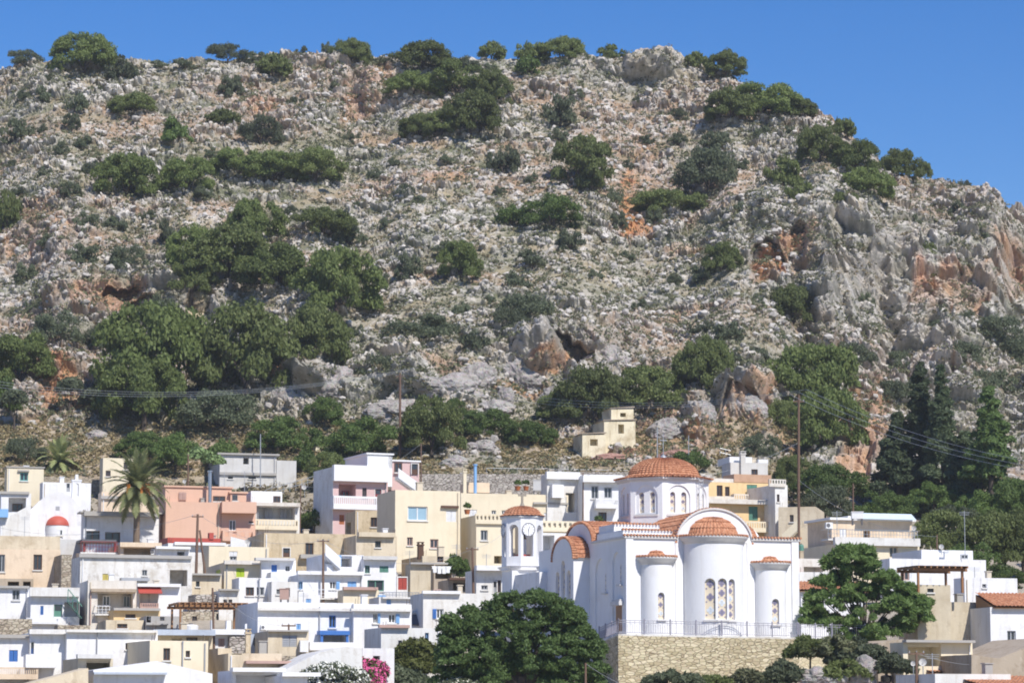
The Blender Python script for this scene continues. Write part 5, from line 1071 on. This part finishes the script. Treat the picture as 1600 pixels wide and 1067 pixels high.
for i, (dx, lb) in enumerate(((-.7,'lowest'),(0,'middle'),(.7,'upper'))):
    o_ = Vector((dx, 0, .25*i)); 
    wire(WL+o_, pA+o_, 2.2, f'{lb} of the three power cables left of the tall slope pole'); wire(pA+o_, pB+o_, 2.4, f'{lb} of the three power cables between slope pole and church pole'); wire(pB+o_, WR+o_, 1.2, f'{lb} of the three power cables running to the right edge')
def W2(a, Ya, b, Yb, sag, lab): wire(P(*a, Ya), P(*b, Yb), sag, lab, .014)
W2((309,803),248,(505,843),240,1.2,'thin cable from salmon house pole to the crumbling house pole'); W2((505,843),240,(741,856),237,1.6,'thin cable passing over the roofs left of the bell tower')
W2((-40,815),280,(309,803),248,1.5,'thin cable crossing the chapel front'); W2((911,740),285,(1247,692),300,2,'thin cable over the church dome'); W2((1432,1020),186,(1660,1010),200,1,'dark cable crossing the blank tan wall'); W2((741,856),237,(815,800),240,.6,'short cable towards the bell tower')
W2((1248,750),262,(1464,838),250,1.2,'thin cable above the terrace house roof'); W2((453,976),206,(336,920),206,.8,'short cable between pergola pole and grey pole'); W2((658,693),330,(470,760),300,1.5,'thin cable in front of the pink villa'); W2((915,1036),182,(1050,1085),190,.5,'cable running down right in front of the stone wall')
def tank(px, py, wpx, hpx, Y, lab, col='black', box=False, horiz=False):
    b = P(px, py, Y); k = Y/F; w_, h_ = wpx*k, hpx*k; o = thing('water_tank', lab, 'water tank', b)
    if box: MB().box(-w_/2, 0, 0, w_/2, w_*.7, h_).box(-w_/2-.04, -.04, h_, w_/2+.04, w_*.7+.04, h_+.06).build('tank_body', FM(col), o)
    elif horiz: MB().tube((-w_/2, 0, h_/2), (w_/2, 0, h_/2), h_/2, n=16).build('tank_body', FM(col), o)
    else: MB().lathe((0,0,0), [(0,0),(w_/2,0),(w_/2,h_*.75),(w_*.42,h_*.9),(w_*.15,h_),(0,h_)], 18).build('tank_body', FM(col), o)
    m = MB()
    if box or horiz:
        for x in (-w_*.4, w_*.4): m.box(x-.05, .05, -.5, x+.05, .6 if box else .1, .003)
    else: m.lathe((0,0,h_), [(0,.0),(w_*.13,0),(w_*.13,.08),(0,.08)], 12)
    m.build('stand' if box or horiz else 'lid', FM('dgrey'), o)
tank(475,910,19,16,250,'square grey tank on stilts near the blue window','grey',True); tank(578,905,18,16,262,'pale grey square tank between white roofs','grey',True)
tank(840,766,14,16,300,'silver square tank above the cream terraces','lgrey',True); tank(1340,810,18,10,232,'white square tank on the terrace house roof','white',True)
tank(573,868,16,10,268,'black barrel tank on the white stair house','black',horiz=True); tank(412,1031,22,11,208,'black horizontal tank on the stone roofs','black',horiz=True)
tank(298,985,24,10,216,'white round tank beside the wooden pergola','white'); tank(675,905,12,7,255,'black tub in front of the laundry porch','black'); tank(258,855,16,7,272,'black tank on the small rooftop room','black'); tank(382,767,12,6,290,'black tank on the salmon annex roof','black')
tank(492,1012,10,12,217,'terracotta coloured barrel under the blue porch','orange'); tank(537,1010,9,12,217,'blue barrel under the blue porch','blue'); tank(444,936,14,16,236,'faded pinkish tank on the long white roof','pinkish',True)
tank(62,965,16,6,237,'dark blue covered boat shaped tank on white terrace','dblue'); tank(52,978,6,7,228,'small black pot on the white parapet at left','black'); tank(1398,905,8,12,250,'brown tub by the pergola at right','brown'); tank(556,1008,12,15,216,'round beige wicker drum right of the blue porch','beige')
tank(1252,860,8,10,250,'dark green barrel by the telegraph pole','green'); tank(1385,1064,18,10,196,'black tub at the bottom below the loggia house','black')
def solar(px, py, Y, lab, s=1.0):
    o = thing('solar_heater', lab, 'solar heater', P(px, py, Y), R(16)); m = MB(); m.v = [(-1*s,-1*s,0),(1*s,-1*s,0),(1*s,.6*s,1.3*s),(-1*s,.6*s,1.3*s)]; m.f = [(0,1,2,3)]
    m.prism([(-1*s,-1*s,-.02),(1*s,-1*s,-.02),(1*s,.6*s,1.28*s),(-1*s,.6*s,1.28*s)], (0,.05,-.1)); m.build('collector', FM('dgrey'), o)
    MB().tube((-1.1*s,.75*s,1.5*s), (1.1*s,.75*s,1.5*s), .28*s, n=14).build('boiler', FM('lgrey'), o); MB().tube((-.9*s,.7*s,-.3),(-.9*s,.7*s,1.4*s),.04).tube((.9*s,.7*s,-.3),(.9*s,.7*s,1.4*s),.04).build('frame', METAL, o)
solar(82,979,232,'dark solar panel on the low roof left of the red pot',1.0); solar(415,897,252,'silver solar boiler on the lime shutter house',.7); solar(590,918,255,'long sloping solar panel with round boiler beside the red shed',1.2); solar(648,975,222,'dark solar heater above the blue shutters',.6)
def dish(px, py, Y, lab, d=9, az_=-10):
    o = thing('satellite_dish', lab, 'satellite dish', P(px, py, Y), R(az_)); r = d*Y/F/2
    G = [(0,.0)]+[(r*t, r*.3*t*t) for t in (.3,.6,.85,1)]; m = MB().lathe((0,0,0), [(a, -b) for a, b in G], 20); m.v = [(x, z-.15, y) for x, y, z in m.v]; m.build('reflector', FM('lgrey'), o, smooth=True)
    MB().tube((0,0,0),(0,.1,-1.0),.03).tube((0,-.1,-r*.8),(0,-r*1.1,.0),.02).build('bracket', METAL, o)
for a in ((387,846,262,'white satellite dish on the low roof below the salmon house'),(476,761,290,'grey satellite dish on the pole left of the pink villa'),(619,897,246,'satellite dish by the red shed'),(1442,1034,188,'large satellite dish in the open loggia',12),(1427,1036,189,'smaller satellite dish in the open loggia',8),(1471,854,248,'dish on the brown pole at right'),(289,752,300,'small dish on the roof behind the salmon house',6),(1428,825,231,'tilted dish at the end of the roof terrace',8),(396,893,250,'dish on the roof of the lime shutter house',8)): dish(a[0],a[1],a[2],a[3],a[4] if len(a)>4 else 8)
def aerial(px, yt, yb, Y, lab):
    b = P(px, yb, Y); h_ = (yb-yt)*Y/F; m = MB().tube((0,0,-.3),(0,0,h_),.03,n=5)
    for k in (0,.3,.6): m.tube((-.45+.1*k,0,h_-.1-k*.4),(.45-.1*k,0,h_-.1-k*.4),.018,n=4)
    tag(m.build('aerial', METAL), lab, 'aerial').location = b
for a in ((222,862,905,262,'aerial on the long weathered white roof'),(141,1000,1062,205,'aerial in front of the blank white gable'),(66,1010,1060,204,'aerial in front of the white terrace'),(285,1000,1040,206,'aerial in front of the sloping parapet house'),(474,925,955,232,'aerial in front of the broad white house'),(596,950,975,215,'aerial on the pale shutter house'),(713,850,885,262,'aerial on the rough ochre stone house'),(760,865,905,255,'aerial left of the belfry'),(1308,798,830,240,'aerial on the terrace house'),(1508,798,862,246,'aerial on the long white house'),(1523,885,905,243,'blue aerial near the wooden roof'),(350,738,790,285,'aerial on the salmon roof'),(382,735,778,285,'taller aerial right of salmon roof'),(200,890,910,255,'bent aerial beside yellow window'),(246,874,910,255,'aerial by the leaning poles'),(640,860,885,262,'aerial above the tan shed'),(555,870,905,250,'aerial behind the solar heater'),(38,806,850,284,'white aerial in front of the chapel flank'),(127,815,850,284,'aerial right of the chapel gable'),(1457,1020,1050,185,'aerial before the loggia opening')): aerial(*a)
def flag(px, yt, yb, Y, lab, left=True):
    b = P(px, yb, Y); k = Y/F; h_ = (yb-yt)*k; o = thing('flag', lab, 'flag', b); MB().tube((0,0,0),(0,0,h_),.03,n=6).build('flagpole', WM('white2'), o)
    s = -1 if left else 1; L_ = 1.25 if left else .5; hh = .9 if left else 2.0
    for j in range(9):
        G = np.array([[(s*L_*i/8, .12*math.sin(i*1.1), h_-.05-hh*(j+q)/9-(.25*(i/8)**2 if left else 0)) for i in range(9)] for q in (0,1)]); MB().grid(G).build('flag_stripe', FM('blue') if j % 2 == 0 else FM('white'), o)
flag(58,990,1035,204,'Greek flag with blue and white stripes on the left terrace'); flag(690,966,1010,203,'drooping Greek flag beside the big foreground tree',False)
# pergolas
def pergola(x0, x1, yt, yb, Y, dep, lab, slats=10, solid=False, rot=16):
    fr = Fr(x0, yb, Y, rot); o = thing('pergola', lab, 'pergola', fr.b, fr.t); W_ = fr.hit(x1, yb)[0]; h_ = fr.hit(x0, yt)[1]
    for x in (0.1, W_-.25):
        for y in (0, dep-.2): MB().box(x, y, -.4, x+.15, y+.15, h_-.2).build('post', FM('wood'), o)
    m = MB().box(-.2, 0, h_-.2, W_+.2, .12, h_).box(-.2, dep-.12, h_-.2, W_+.2, dep, h_); m.build('beam', FM('wood'), o); m = MB()
    for i in range(slats+1): x = W_*i/slats; m.box(x-.05, -.5, h_+.003, x+.05, dep+.3, h_+.14)
    m.build('rafters', FM('wood'), o); m = MB()
    rr = random.Random(4)
    for i in range(30 if solid else 16):
        y = -.4+(dep+.6)*i/(30 if solid else 16); m.box(-.1, y, h_+.143, W_+.1, y+(.17 if solid else .12), h_+.165+.02*rr.random())
    m.build('roof_laths', FM('wood') if not solid else FM('brown'), o)
pergola(278,384,944,985,215,4,'brown wooden slatted pergola in the lower left middle',12); pergola(1432,1508,887,916,205,3,'wooden roofed pergola on top of the tan house',8,True)
# laundry
o = thing('laundry', 'white laundry hanging in the dark porch', 'laundry', P(690, 891, 247), R(16)); m = MB().tube((-.9,0,.35),(.9,0,.35),.012); m.build('line', METAL, o)
for x in (-.6,-.2,.2,.55): MB().box(x-.15,-.02,-.3+abs(x)*.2,x+.17,.02,.35).box(x-.24,-.021,.12,x+.26,.021,.34).build('shirt', FM('white'), o)
# pots with plants on terraces
for i,(x,y,Y,lb) in enumerate(((809,766,300,'row of clay pots on cream roof edge, left'),(822,766,300,'clay pot on cream roof edge, right'),(730,803,280,'clay planter on cream terrace corner'),(1000-28,826,272,'planter under the lattice balcony'),(512,985,218,'potted plant by the blue porch'),(935,823,280,'potted plants right of the cream balustrade'))):
    o = thing('flower_pot', lb, 'flower pot', P(x,y,Y)); MB().lathe((0,0,0),[(0,0),(.22,0),(.3,.4),(.34,.42),(.3,.44),(0,.4)],12).build('pot', FM('orange'), o)
    rg = np.random.default_rng(i); q,f_ = crown_np([(0,0,.75,.4,.4,.35)],160,.16,rg); npmesh('plant', q, f_, BRIGHT, o)
# roof railings beside paths
def rail(pts, lab, n=8):
    A = [P(*p) for p in pts]; m = MB(); o0 = A[0]
    for h_ in (0, -.5): m.path([p-o0+Vector((0,0,h_)) for p in A], .035)
    for a, b in zip(A, A[1:]):
        for i in range(n): p = a.lerp(b, i/n)-o0; m.tube(p, p-Vector((0,0,1)), .03, n=5)
    tag(m.build('handrail', METAL), lab, 'handrail').location = o0
rail([(415,765,312),(490,744,318)],'pale handrail climbing beside the blue flank of the villa'); rail([(760,731,329),(1000,735,329)],'long pale road railing above the white houses',20); rail([(1125,700,335),(1142,704,335)],'short rail beside the hillside track',2)
# junk beside the ruin
o = thing('tarpaulin', 'green tarpaulin shelter right of the ruined house', 'tarpaulin', P(1034,680,347)); MB().prism([(-.9,0,0),(.9,0,.1),(.6,0,1.6),(-.5,0,1.8)],(0,1,0)).build('sheet', FM('teal'), o); MB().tube((-1,0,-1),(-1,0,1.8),.05).tube((1.1,0,-1),(1.1,0,.8),.05).build('posts', WOODP, o)
o = thing('scrap_heap', 'white and red scrap lying on the red earth track', 'scrap', P(1030,690,345)); MB().box(-2.4,0,0,.4,.6,.25).box(-.2,.1,-.4,1.9,.5,-.15).build('white_boards', FM('white'), o); MB().box(1.2,0,.1,2.2,.5,.6).build('red_box', FM('red'), o)
o = thing('tarpaulin', 'grey tarpaulin draped over poles left of the ruined house', 'tarpaulin', P(838,692,345)); MB().prism([(-.9,0,0),(1.1,0,.1),(.5,0,1.2),(-.2,0,1.7)],(0,.9,0)).build('sheet', FM('grey'), o); MB().tube((1.2,0,-.3),(.5,0,1.8),.05).build('posts', WOODP, o)
# ---------------------------------------------------------------- boulders
from mathutils import noise as mn
BOULD, nt, b_ = mat_new('boulder_limestone', .95, .15); _n1 = noise(nt, .8, 8, .7); _n2 = noise(nt, 2.5, 7, .7)
_c = ramp(nt, _n1.outputs[0], [(.3, (.20,.18,.16)), (.5, (.40,.37,.34)), (.62, (.50,.46,.43)), (.75, (.42,.28,.18))]); nt.links.new(mix(nt, _c.outputs[0], _n2.outputs['Color'], .3, 'OVERLAY'), b_.inputs['Base Color']); bump(nt, b_, _n2.outputs[0], 1, .4)
def boulder(cx, cy, w_, h_, lab, Y=None, mat=None):
    import bmesh; fixed = Y is not None
    Y = Y or hillY(cx, cy+h_*.4)-1.5; k = Y/F; b = bmesh.new(); bmesh.ops.create_icosphere(b, subdivisions=5, radius=1)
    for v in b.verts:
        p = v.co.copy(); s = Vector((cx*.13, cy*.17, 0))
        c_ = mn.cell_vector(p*1.7+s); d = (mn.noise(p*1.1+s)*.35+mn.ridged_multi_fractal(p*1.6+s, 1, 2, 4, .9, 2)*.16+mn.ridged_multi_fractal(p*4.5+s, .9, 2, 4, .9, 2)*.05); q = p*(.78+d)
        v.co = Vector((q.x*w_*k/2*1.1, q.y*w_*k/2*.8, q.z*h_*k/2*1.15))
    me = bpy.data.meshes.new('boulder'); b.to_mesh(me); b.free(); me.materials.append(mat or BOULD); o = bpy.data.objects.new('boulder', me); COL.objects.link(o); q_ = P(cx, cy, Y)
    if not fixed: q_ = onhill(cx, cy+h_*.42, 0); q_.z += h_*k*.3
    o.location = q_; tag(o, lab, 'boulder', 'boulders on the slope')
for a in ((510,600,90,70,'big pale boulder below the dark trees left of the slope pole'),(450,625,50,50,'square grey boulder left of the big pale boulder'),(690,605,110,56,'broad grey outcrop just right of the slope pole'),(745,590,60,50,'rounded pale boulder above the power cables'),(1045,672,60,40,'grey boulder with dark hollow right of the ruin'),(1095,650,50,64,'tall pointed boulder behind the tarpaulin'),(790,622,30,40,'upright slab boulder by the power cables'),(868,620,46,46,'triangular grey boulder under the cave'),(36,630,30,30,'small upright grey boulder at far left'),(75,640,30,20,'left of two flat boulders on red earth'),(98,643,36,22,'right of two flat boulders on red earth'),(30,700,30,26,'slanting pale boulder above cream house'),(150,680,34,20,'flat boulder above the green bushes'),(710,722,40,24,'pale boulder above the dry stone wall'),(755,700,50,28,'low pale boulder beside the dry grass'),(820,585,70,60,'large smooth boulder left of the cave'),(770,640,60,36,'jumbled low boulder below the cave'),(1168,640,60,60,'smooth slanting rock face above the church dome'),(620,640,100,40,'long pale ledge behind the slope pole'),(950,560,70,50,'broad pale rock right of the cave')): boulder(*a)
for a in ((1270,1056,50,26,'rugged grey boulder left one at the wall foot'),(1300,1060,50,30,'low dark boulder in the middle at the wall foot'),(1348,1050,44,44,'tall slanting boulder right one at the wall foot')): boulder(*a, Y=193)
MB_ = plain('red_rock', (.34,.20,.16), .95, 0, .15, .3)
for a in ((955,716,60,14,'reddish rock bank under the ruined house'),(1060,712,60,24,'reddish rock bank right of the dome')): boulder(*a, mat=MB_)
# ---------------------------------------------------------------- garden and foreground plants
def leafy(name, label, cat, px, ybase, Y, lobes_px, n, size, mat, asp=1.6, trunk=.25, seed=1, tilt=.8, dsc=.8, fill=.5, flowers=None, limbs=True, sub=None):
    b = P(px, ybase, Y); k = Y/F; o = thing(name, label, cat, b); rg = np.random.default_rng(seed); lb = []
    for cx, cy, rx, ry in lobes_px:
        cy += 7 if cat == 'tree' and ybase > 1100 else 0; lb.append(((cx-px)*k, (rg.random()-.5)*rx*k*dsc, (ybase-cy)*k, rx*k, rx*k*dsc, ry*k))
    if sub:
        L2 = []
        for l in lb:
            for _ in range(sub[0]):
                d = rg.normal(size=3); d /= np.linalg.norm(d); d[2] = abs(d[2])*1.2-.35; s_ = sub[1]*(.6+.8*rg.random())*min(1, .5+l[3])
                L2.append((l[0]+d[0]*l[3]*.85, l[1]+d[1]*l[4]*.85, l[2]+d[2]*l[5]*.85, s_, s_, s_*sub[2]))
        q, f_ = crown_np(L2, n, size, rg, asp, tilt, .6); npmesh('crown', q, f_, mat, o)
    else: q, f_ = crown_np(lb, n, size, rg, asp, tilt, fill); npmesh('crown', q, f_, mat, o)
    if flowers:
        c_, nf = flowers; q, f_ = crown_np([(l[0],l[1],l[2],l[3]*1.04,l[4]*1.04,l[5]*1.04) for l in lb], nf, size*1.0, rg, 1.1, .9, .2); npmesh('blossom', q, f_, plain('blossom', c_, .7), o)
    m = MB(); top = (ybase-sum(l[1] for l in lobes_px)/len(lobes_px))*k
    m.tube((0,0,-.6),(0,0,top*.6),trunk,trunk*.65,9)
    if limbs:
        for l in lb: m.tube((0,0,top*.35),(l[0]*.9,l[1]*.9,l[2]),trunk*.25,.03,6)
    m.build('trunk', BARK, o); return o
big = [(815,985,60,50),(760,1000,56,42),(725,1030,46,40),(870,990,50,42),(900,1030,44,44),(820,1045,70,45),(745,1050,50,34),(800,940,34,22),(840,932,22,14),(868,945,26,22),(775,955,28,22),(912,1000,26,26),(712,1000,26,24),(890,960,22,20),(850,1010,60,50),(850,985,36,30),(880,1010,34,30),(830,1010,40,34),(785,1030,60,50),(905,1060,40,34),(700,1055,26,24),(800,1075,80,36),(870,1085,70,36),(730,1085,60,36)]
rb_g = random.Random(5)
leafy('carob_tree','huge leafy dark green tree in front of the church','tree',815,1120,185,big+[(rb_g.uniform(700,930),rb_g.uniform(950,1060),rb_g.uniform(12,22),rb_g.uniform(10,18)) for _ in range(46)],130000,.135,leafmat('glossy_leaf',(.085,.14,.042),(.145,.22,.07),(.21,.30,.12),.48),1.9,.5,1,.9,.8,.45,sub=(20,.42,.8))
pine = [(1335,880,30,20),(1310,890,20,18),(1350,900,36,26),(1385,905,18,20),(1295,910,22,12),(1340,930,36,22),(1290,945,36,20),(1270,955,18,14),(1395,920,18,12),(1300,975,50,14),(1330,985,40,18),(1370,965,46,24),(1400,950,26,16),(1418,925,12,20),(1430,965,26,20),(1442,945,14,16),(1400,980,30,16),(1360,1000,20,14),(1270,972,26,8),(1350,862,14,12),(1320,865,14,10),(1415,975,20,12),(1330,900,30,22),(1345,950,40,24),(1310,925,26,20),(1370,930,30,24),(1285,970,30,14),(1330,1000,40,16),(1375,990,30,16),(1405,945,22,18),(1325,868,20,16),(1300,880,14,12),(1360,880,22,18),(1275,935,14,12),(1425,955,16,14)]
leafy('pine_tree','light green spreading pine between church and tan house','pine',1352,1030,205,pine,52000,.15,leafmat('light_pine_needle',(.10,.16,.045),(.165,.245,.075),(.23,.32,.13),.48),3.2,.3,2,1.2,.9,.6,sub=(15,.3,.85))
leafy('oleander','white flowering oleander at the bottom edge','oleander',515,1110,190,[(515,1055,42,18),(490,1065,30,16),(545,1062,30,20),(470,1072,20,12),(520,1085,50,24)],9000,.16,OLIVE,2.2,.1,3,flowers=((.72,.72,.66),5200))
leafy('oleander','pink flowering oleander beside the white one','oleander',565,1105,192,[(560,1045,28,18),(575,1055,26,20),(545,1055,20,14),(580,1075,24,20),(560,1080,30,20),(550,1040,24,16),(585,1050,22,18)],6000,.16,BRIGHT,2.2,.1,4,flowers=((.66,.12,.30),7500))
leafy('shrub','yellowish green rounded shrub left of the huge tree','shrub',652,1080,196,[(650,1018,32,20),(635,1030,26,16),(668,1028,22,18),(648,1045,36,20)],9000,.18,leafmat('yellowish_leaf',(.06,.075,.018),(.11,.125,.03),(.17,.18,.06),.2),1.8,.15,5)
leafy('shrub','grey green shrub spilling beside the pink oleander','shrub',620,1100,194,[(612,1055,26,16),(635,1062,28,16),(605,1075,30,18),(650,1075,40,20)],7000,.17,OLIVE,1.8,.1,6)
leafy('oleander','pale flowering bush below the huge tree','oleander',715,1110,184,[(715,1072,30,12),(745,1075,30,12)],4000,.15,OLIVE,2,.1,7,flowers=((.68,.66,.55),800))
for i,(x,y,rx,ry,lb) in enumerate(((1050,1064,36,13,'dull brownish bush under the stone wall, leftmost'),(1120,1070,34,10,'low dull bush under the middle of the stone wall'),(1165,1060,18,10,'small green bush against the stone wall'),(1222,1054,28,22,'dark bush at the right foot of the stone wall'),(1266,1014,28,22,'green bush hanging over the wall corner'),(1300,1012,34,22,'brownish bush over the paler wall'),(1340,1020,36,28,'green bush at the end of the paler wall'),(1320,1050,30,22,'green clump between the boulders'),(1185,1072,40,12,'low bush at the bottom edge'),(1395,1040,24,16,'small green shrub beside the loggia house'))):
    leafy('bush', lb, 'bush', x, y+ry, 193 if y > 1030 else 194.5, [(x,y,rx,ry),(x-rx*.7,y+ry*.4,rx*.6,ry*.6),(x+rx*.7,y+ry*.3,rx*.6,ry*.7)], 6500, .15, (OLIVE, DARKL, SCR)[i % 3], 2.4, .08, 20+i, sub=(16,.4,.9))
leafy('tree','bright green tree behind the tan shed','tree',712,930,252,[(712,886,17,14),(722,895,12,14),(704,892,12,12)],5000,.2,BRIGHT,1.8,.1,8); leafy('vine','green vine hanging between white walls above the terraces','vine',893,830,290,[(890,765,20,10),(905,770,14,14),(893,785,9,14),(912,760,12,8)],4000,.2,BRIGHT,1.6,.06,9)
leafy('shrub','leafy green shrub on white wall left of pink villa','shrub',489,840,296,[(483,812,12,12),(500,808,10,12),(490,822,22,10)],3500,.22,BRIGHT,1.5,.08,10); leafy('cactus','prickly pear clump above the salmon house','cactus',325,735,310,[(310,712,14,14),(328,718,14,12),(340,722,12,10)],1800,.3,leafmat('cactus_pad',(.10,.15,.06),(.15,.21,.08),(.2,.27,.12),.05),1.3,.08,11)
leafy('hedge','low green hedge on the rubble retaining wall at left','hedge',20,985,236,[(0,962,22,6),(30,963,20,6)],2500,.16,BRIGHT,1.5,.06,12,limbs=False); leafy('climber','green climber on terrace railing at lower left','plant',95,1065,203,[(85,1048,16,8),(100,1044,10,6)],1800,.15,BRIGHT,1.5,.05,13,limbs=False)
# palms
def palm(px, ycrown, ybase, Y, rad, lab, nf=50, fruit=True, seed=1, mat=None):
    b = P(px, ybase, Y); k = Y/F; o = thing('date_palm', lab, 'palm', b); H_ = (ybase-ycrown)*k; r_ = rad*k*1.2; rg = random.Random(seed)
    MB().tube((0,0,-1),(0,0,H_*.7),.34,.28,12).tube((0,0,H_*.7),(0,0,H_),.28,.42,12).build('trunk', plain('palm_trunk', (.20,.15,.11), .95, 0, .1, .45), o)
    m = MB()
    for i in range(nf):
        a = i*2.399; el = R(-42+130*(i/nf)**.7); L_ = r_*(.85+.25*rg.random()); p = Vector((0,0,H_)); d = Vector((math.cos(a)*math.cos(el), math.sin(a)*math.cos(el), math.sin(el))); n = 12; pts = [p.copy()]
        for j in range(n): p = p+d*L_/n; d = (d+Vector((0,0,-.10-.05*math.cos(el)))).normalized(); pts.append(p.copy())
        m.path(pts[:-2], .03, 3)
        for j in range(1, n+1):
            for q in (0, .33, .66):
                c = pts[j-1].lerp(pts[j], q); t_ = (pts[j]-pts[j-1]).normalized(); s_ = t_.cross(Vector((0,0,1))); s_ = s_.normalized() if s_.length > .01 else Vector((1,0,0)); ll = L_*.17*math.sin(math.pi*min(1, (j+q)/n*.85+.12))
                for e in (-1, 1):
                    tip = c+(s_*e+t_*.75+Vector((0,0,-.25+.3*rg.random())))*ll; wv = t_*.10
                    kk = len(m.v); m.v += [tuple(c-wv), tuple(c+wv), tuple(tip)]; m.f.append((kk, kk+1, kk+2))
    m.build('fronds', mat or PALML, o, recalc=False)
    if fruit:
        m = MB()
        for a in (-2.2, -1.0, -.3, 1.2):
            for j in range(26): c = Vector((math.cos(a)*(.9+rg.random()*.5), math.sin(a)*(.9+rg.random()*.5)-.4, H_+.35-rg.random()*.9)); m.tube(c, c+Vector((.05,0,-.3)), .07, .05, 5)
        m.build('date_clusters', plain('dates', (.52,.20,.04), .6), o)
PALML = leafmat('palm_leaf', (.18,.21,.08), (.28,.31,.13), (.42,.42,.22), .35)
palm(213, 762, 850, 276, 58, 'tall date palm with orange fruit clusters beside the salmon house')
palm(92, 722, 752, 330, 42, 'shorter bushy palm without fruit above the stone wall', 40, False, 2)
# thin bare trees at the slope foot on the left
for x, y0, y1, lb in ((22, 620, 678, 'thin young tree at far left foot of the slope'),(108, 600, 665, 'thin bare trunk tree on the red earth'),(143, 620, 662, 'leaning bare tree right of the red earth')):
    k = hillY(x, y1)/F; o = leafy('young_tree', lb, 'tree', x, y1, hillY(x, y1), [(x,y0,20,13),(x-10,y0+8,14,9),(x+9,y0+6,14,9)], 1500, .26, OLIVE, 1.6, .14, x)
# labels: tell look-alike trees apart by their order from the left
ORD = ['first','second','third','fourth','fifth','sixth','seventh','eighth','ninth','tenth','eleventh','twelfth','thirteenth','fourteenth','fifteenth','sixteenth']
for o in [o for o in COL.objects if 'px' in o]:
    L_ = sorted(TL[o['label']])
    if len(L_) > 1: o['lab2'] = o['label']+', '+(ORD+['17th','18th','19th','20th','21st','22nd'])[min(21, L_.index(o['px']))]+' from left'
for o in COL.objects:
    if len(o.get('lab2', o.get('label', '')).split()) > 16: o['lab2'] = o.get('lab2', o.get('label')).replace(' tree ', ' tree ').replace('on the lower slope', 'low down').replace('on the upper slope', 'high up').replace('high on the slope', 'high up').replace('among the houses', 'lowest')
    if 'lab2' in o: o['label'] = o['lab2']; del o['lab2']
    pass
from collections import Counter
GR_ = {'pole':'poles carrying cables through the village','cable':'cables strung over the village','water tank':'water tanks on roofs and terraces','satellite dish':'satellite dishes on roofs','aerial':'roof aerials','solar heater':'solar heaters on roofs','house':'houses of the hillside village','flower pot':'potted plants','oleander':'flowering oleanders','flag':'Greek flags','palm':'date palms','conifer':'conifers at the right','boulder':'boulders on the slope','wall':'stone walls','pergola':'wooden pergolas','tarpaulin':'tarpaulins on the slope','shed':'village sheds','railing':'iron railings on the church terrace'}
for o in COL.objects:
    if o.parent is None and 'group' not in o and o.get('category') in GR_: o['group'] = GR_[o['category']]
    for k_ in ('px', 'fr'):
        if k_ in o: del o[k_]
# ---------------------------------------------------------------- thin summer haze
hz = MB().box(-9200, -3100, -21.5, 9200, 12100, 150).build('haze', None); hm = bpy.data.materials.new('haze'); hm.use_nodes = True; hn = hm.node_tree; hn.nodes.remove(hn.nodes['Principled BSDF'])
pv = hn.nodes.new('ShaderNodeVolumePrincipled'); pv.inputs['Density'].default_value = .00014; pv.inputs['Color'].default_value = (.93, .95, 1, 1); pv.inputs['Anisotropy'].default_value = .1
hn.links.new(pv.outputs[0], hn.nodes['Material Output'].inputs['Volume']); hz.data.materials.append(hm); tag(hz, 'thin pale summer haze over the whole valley', 'haze', kind='stuff')
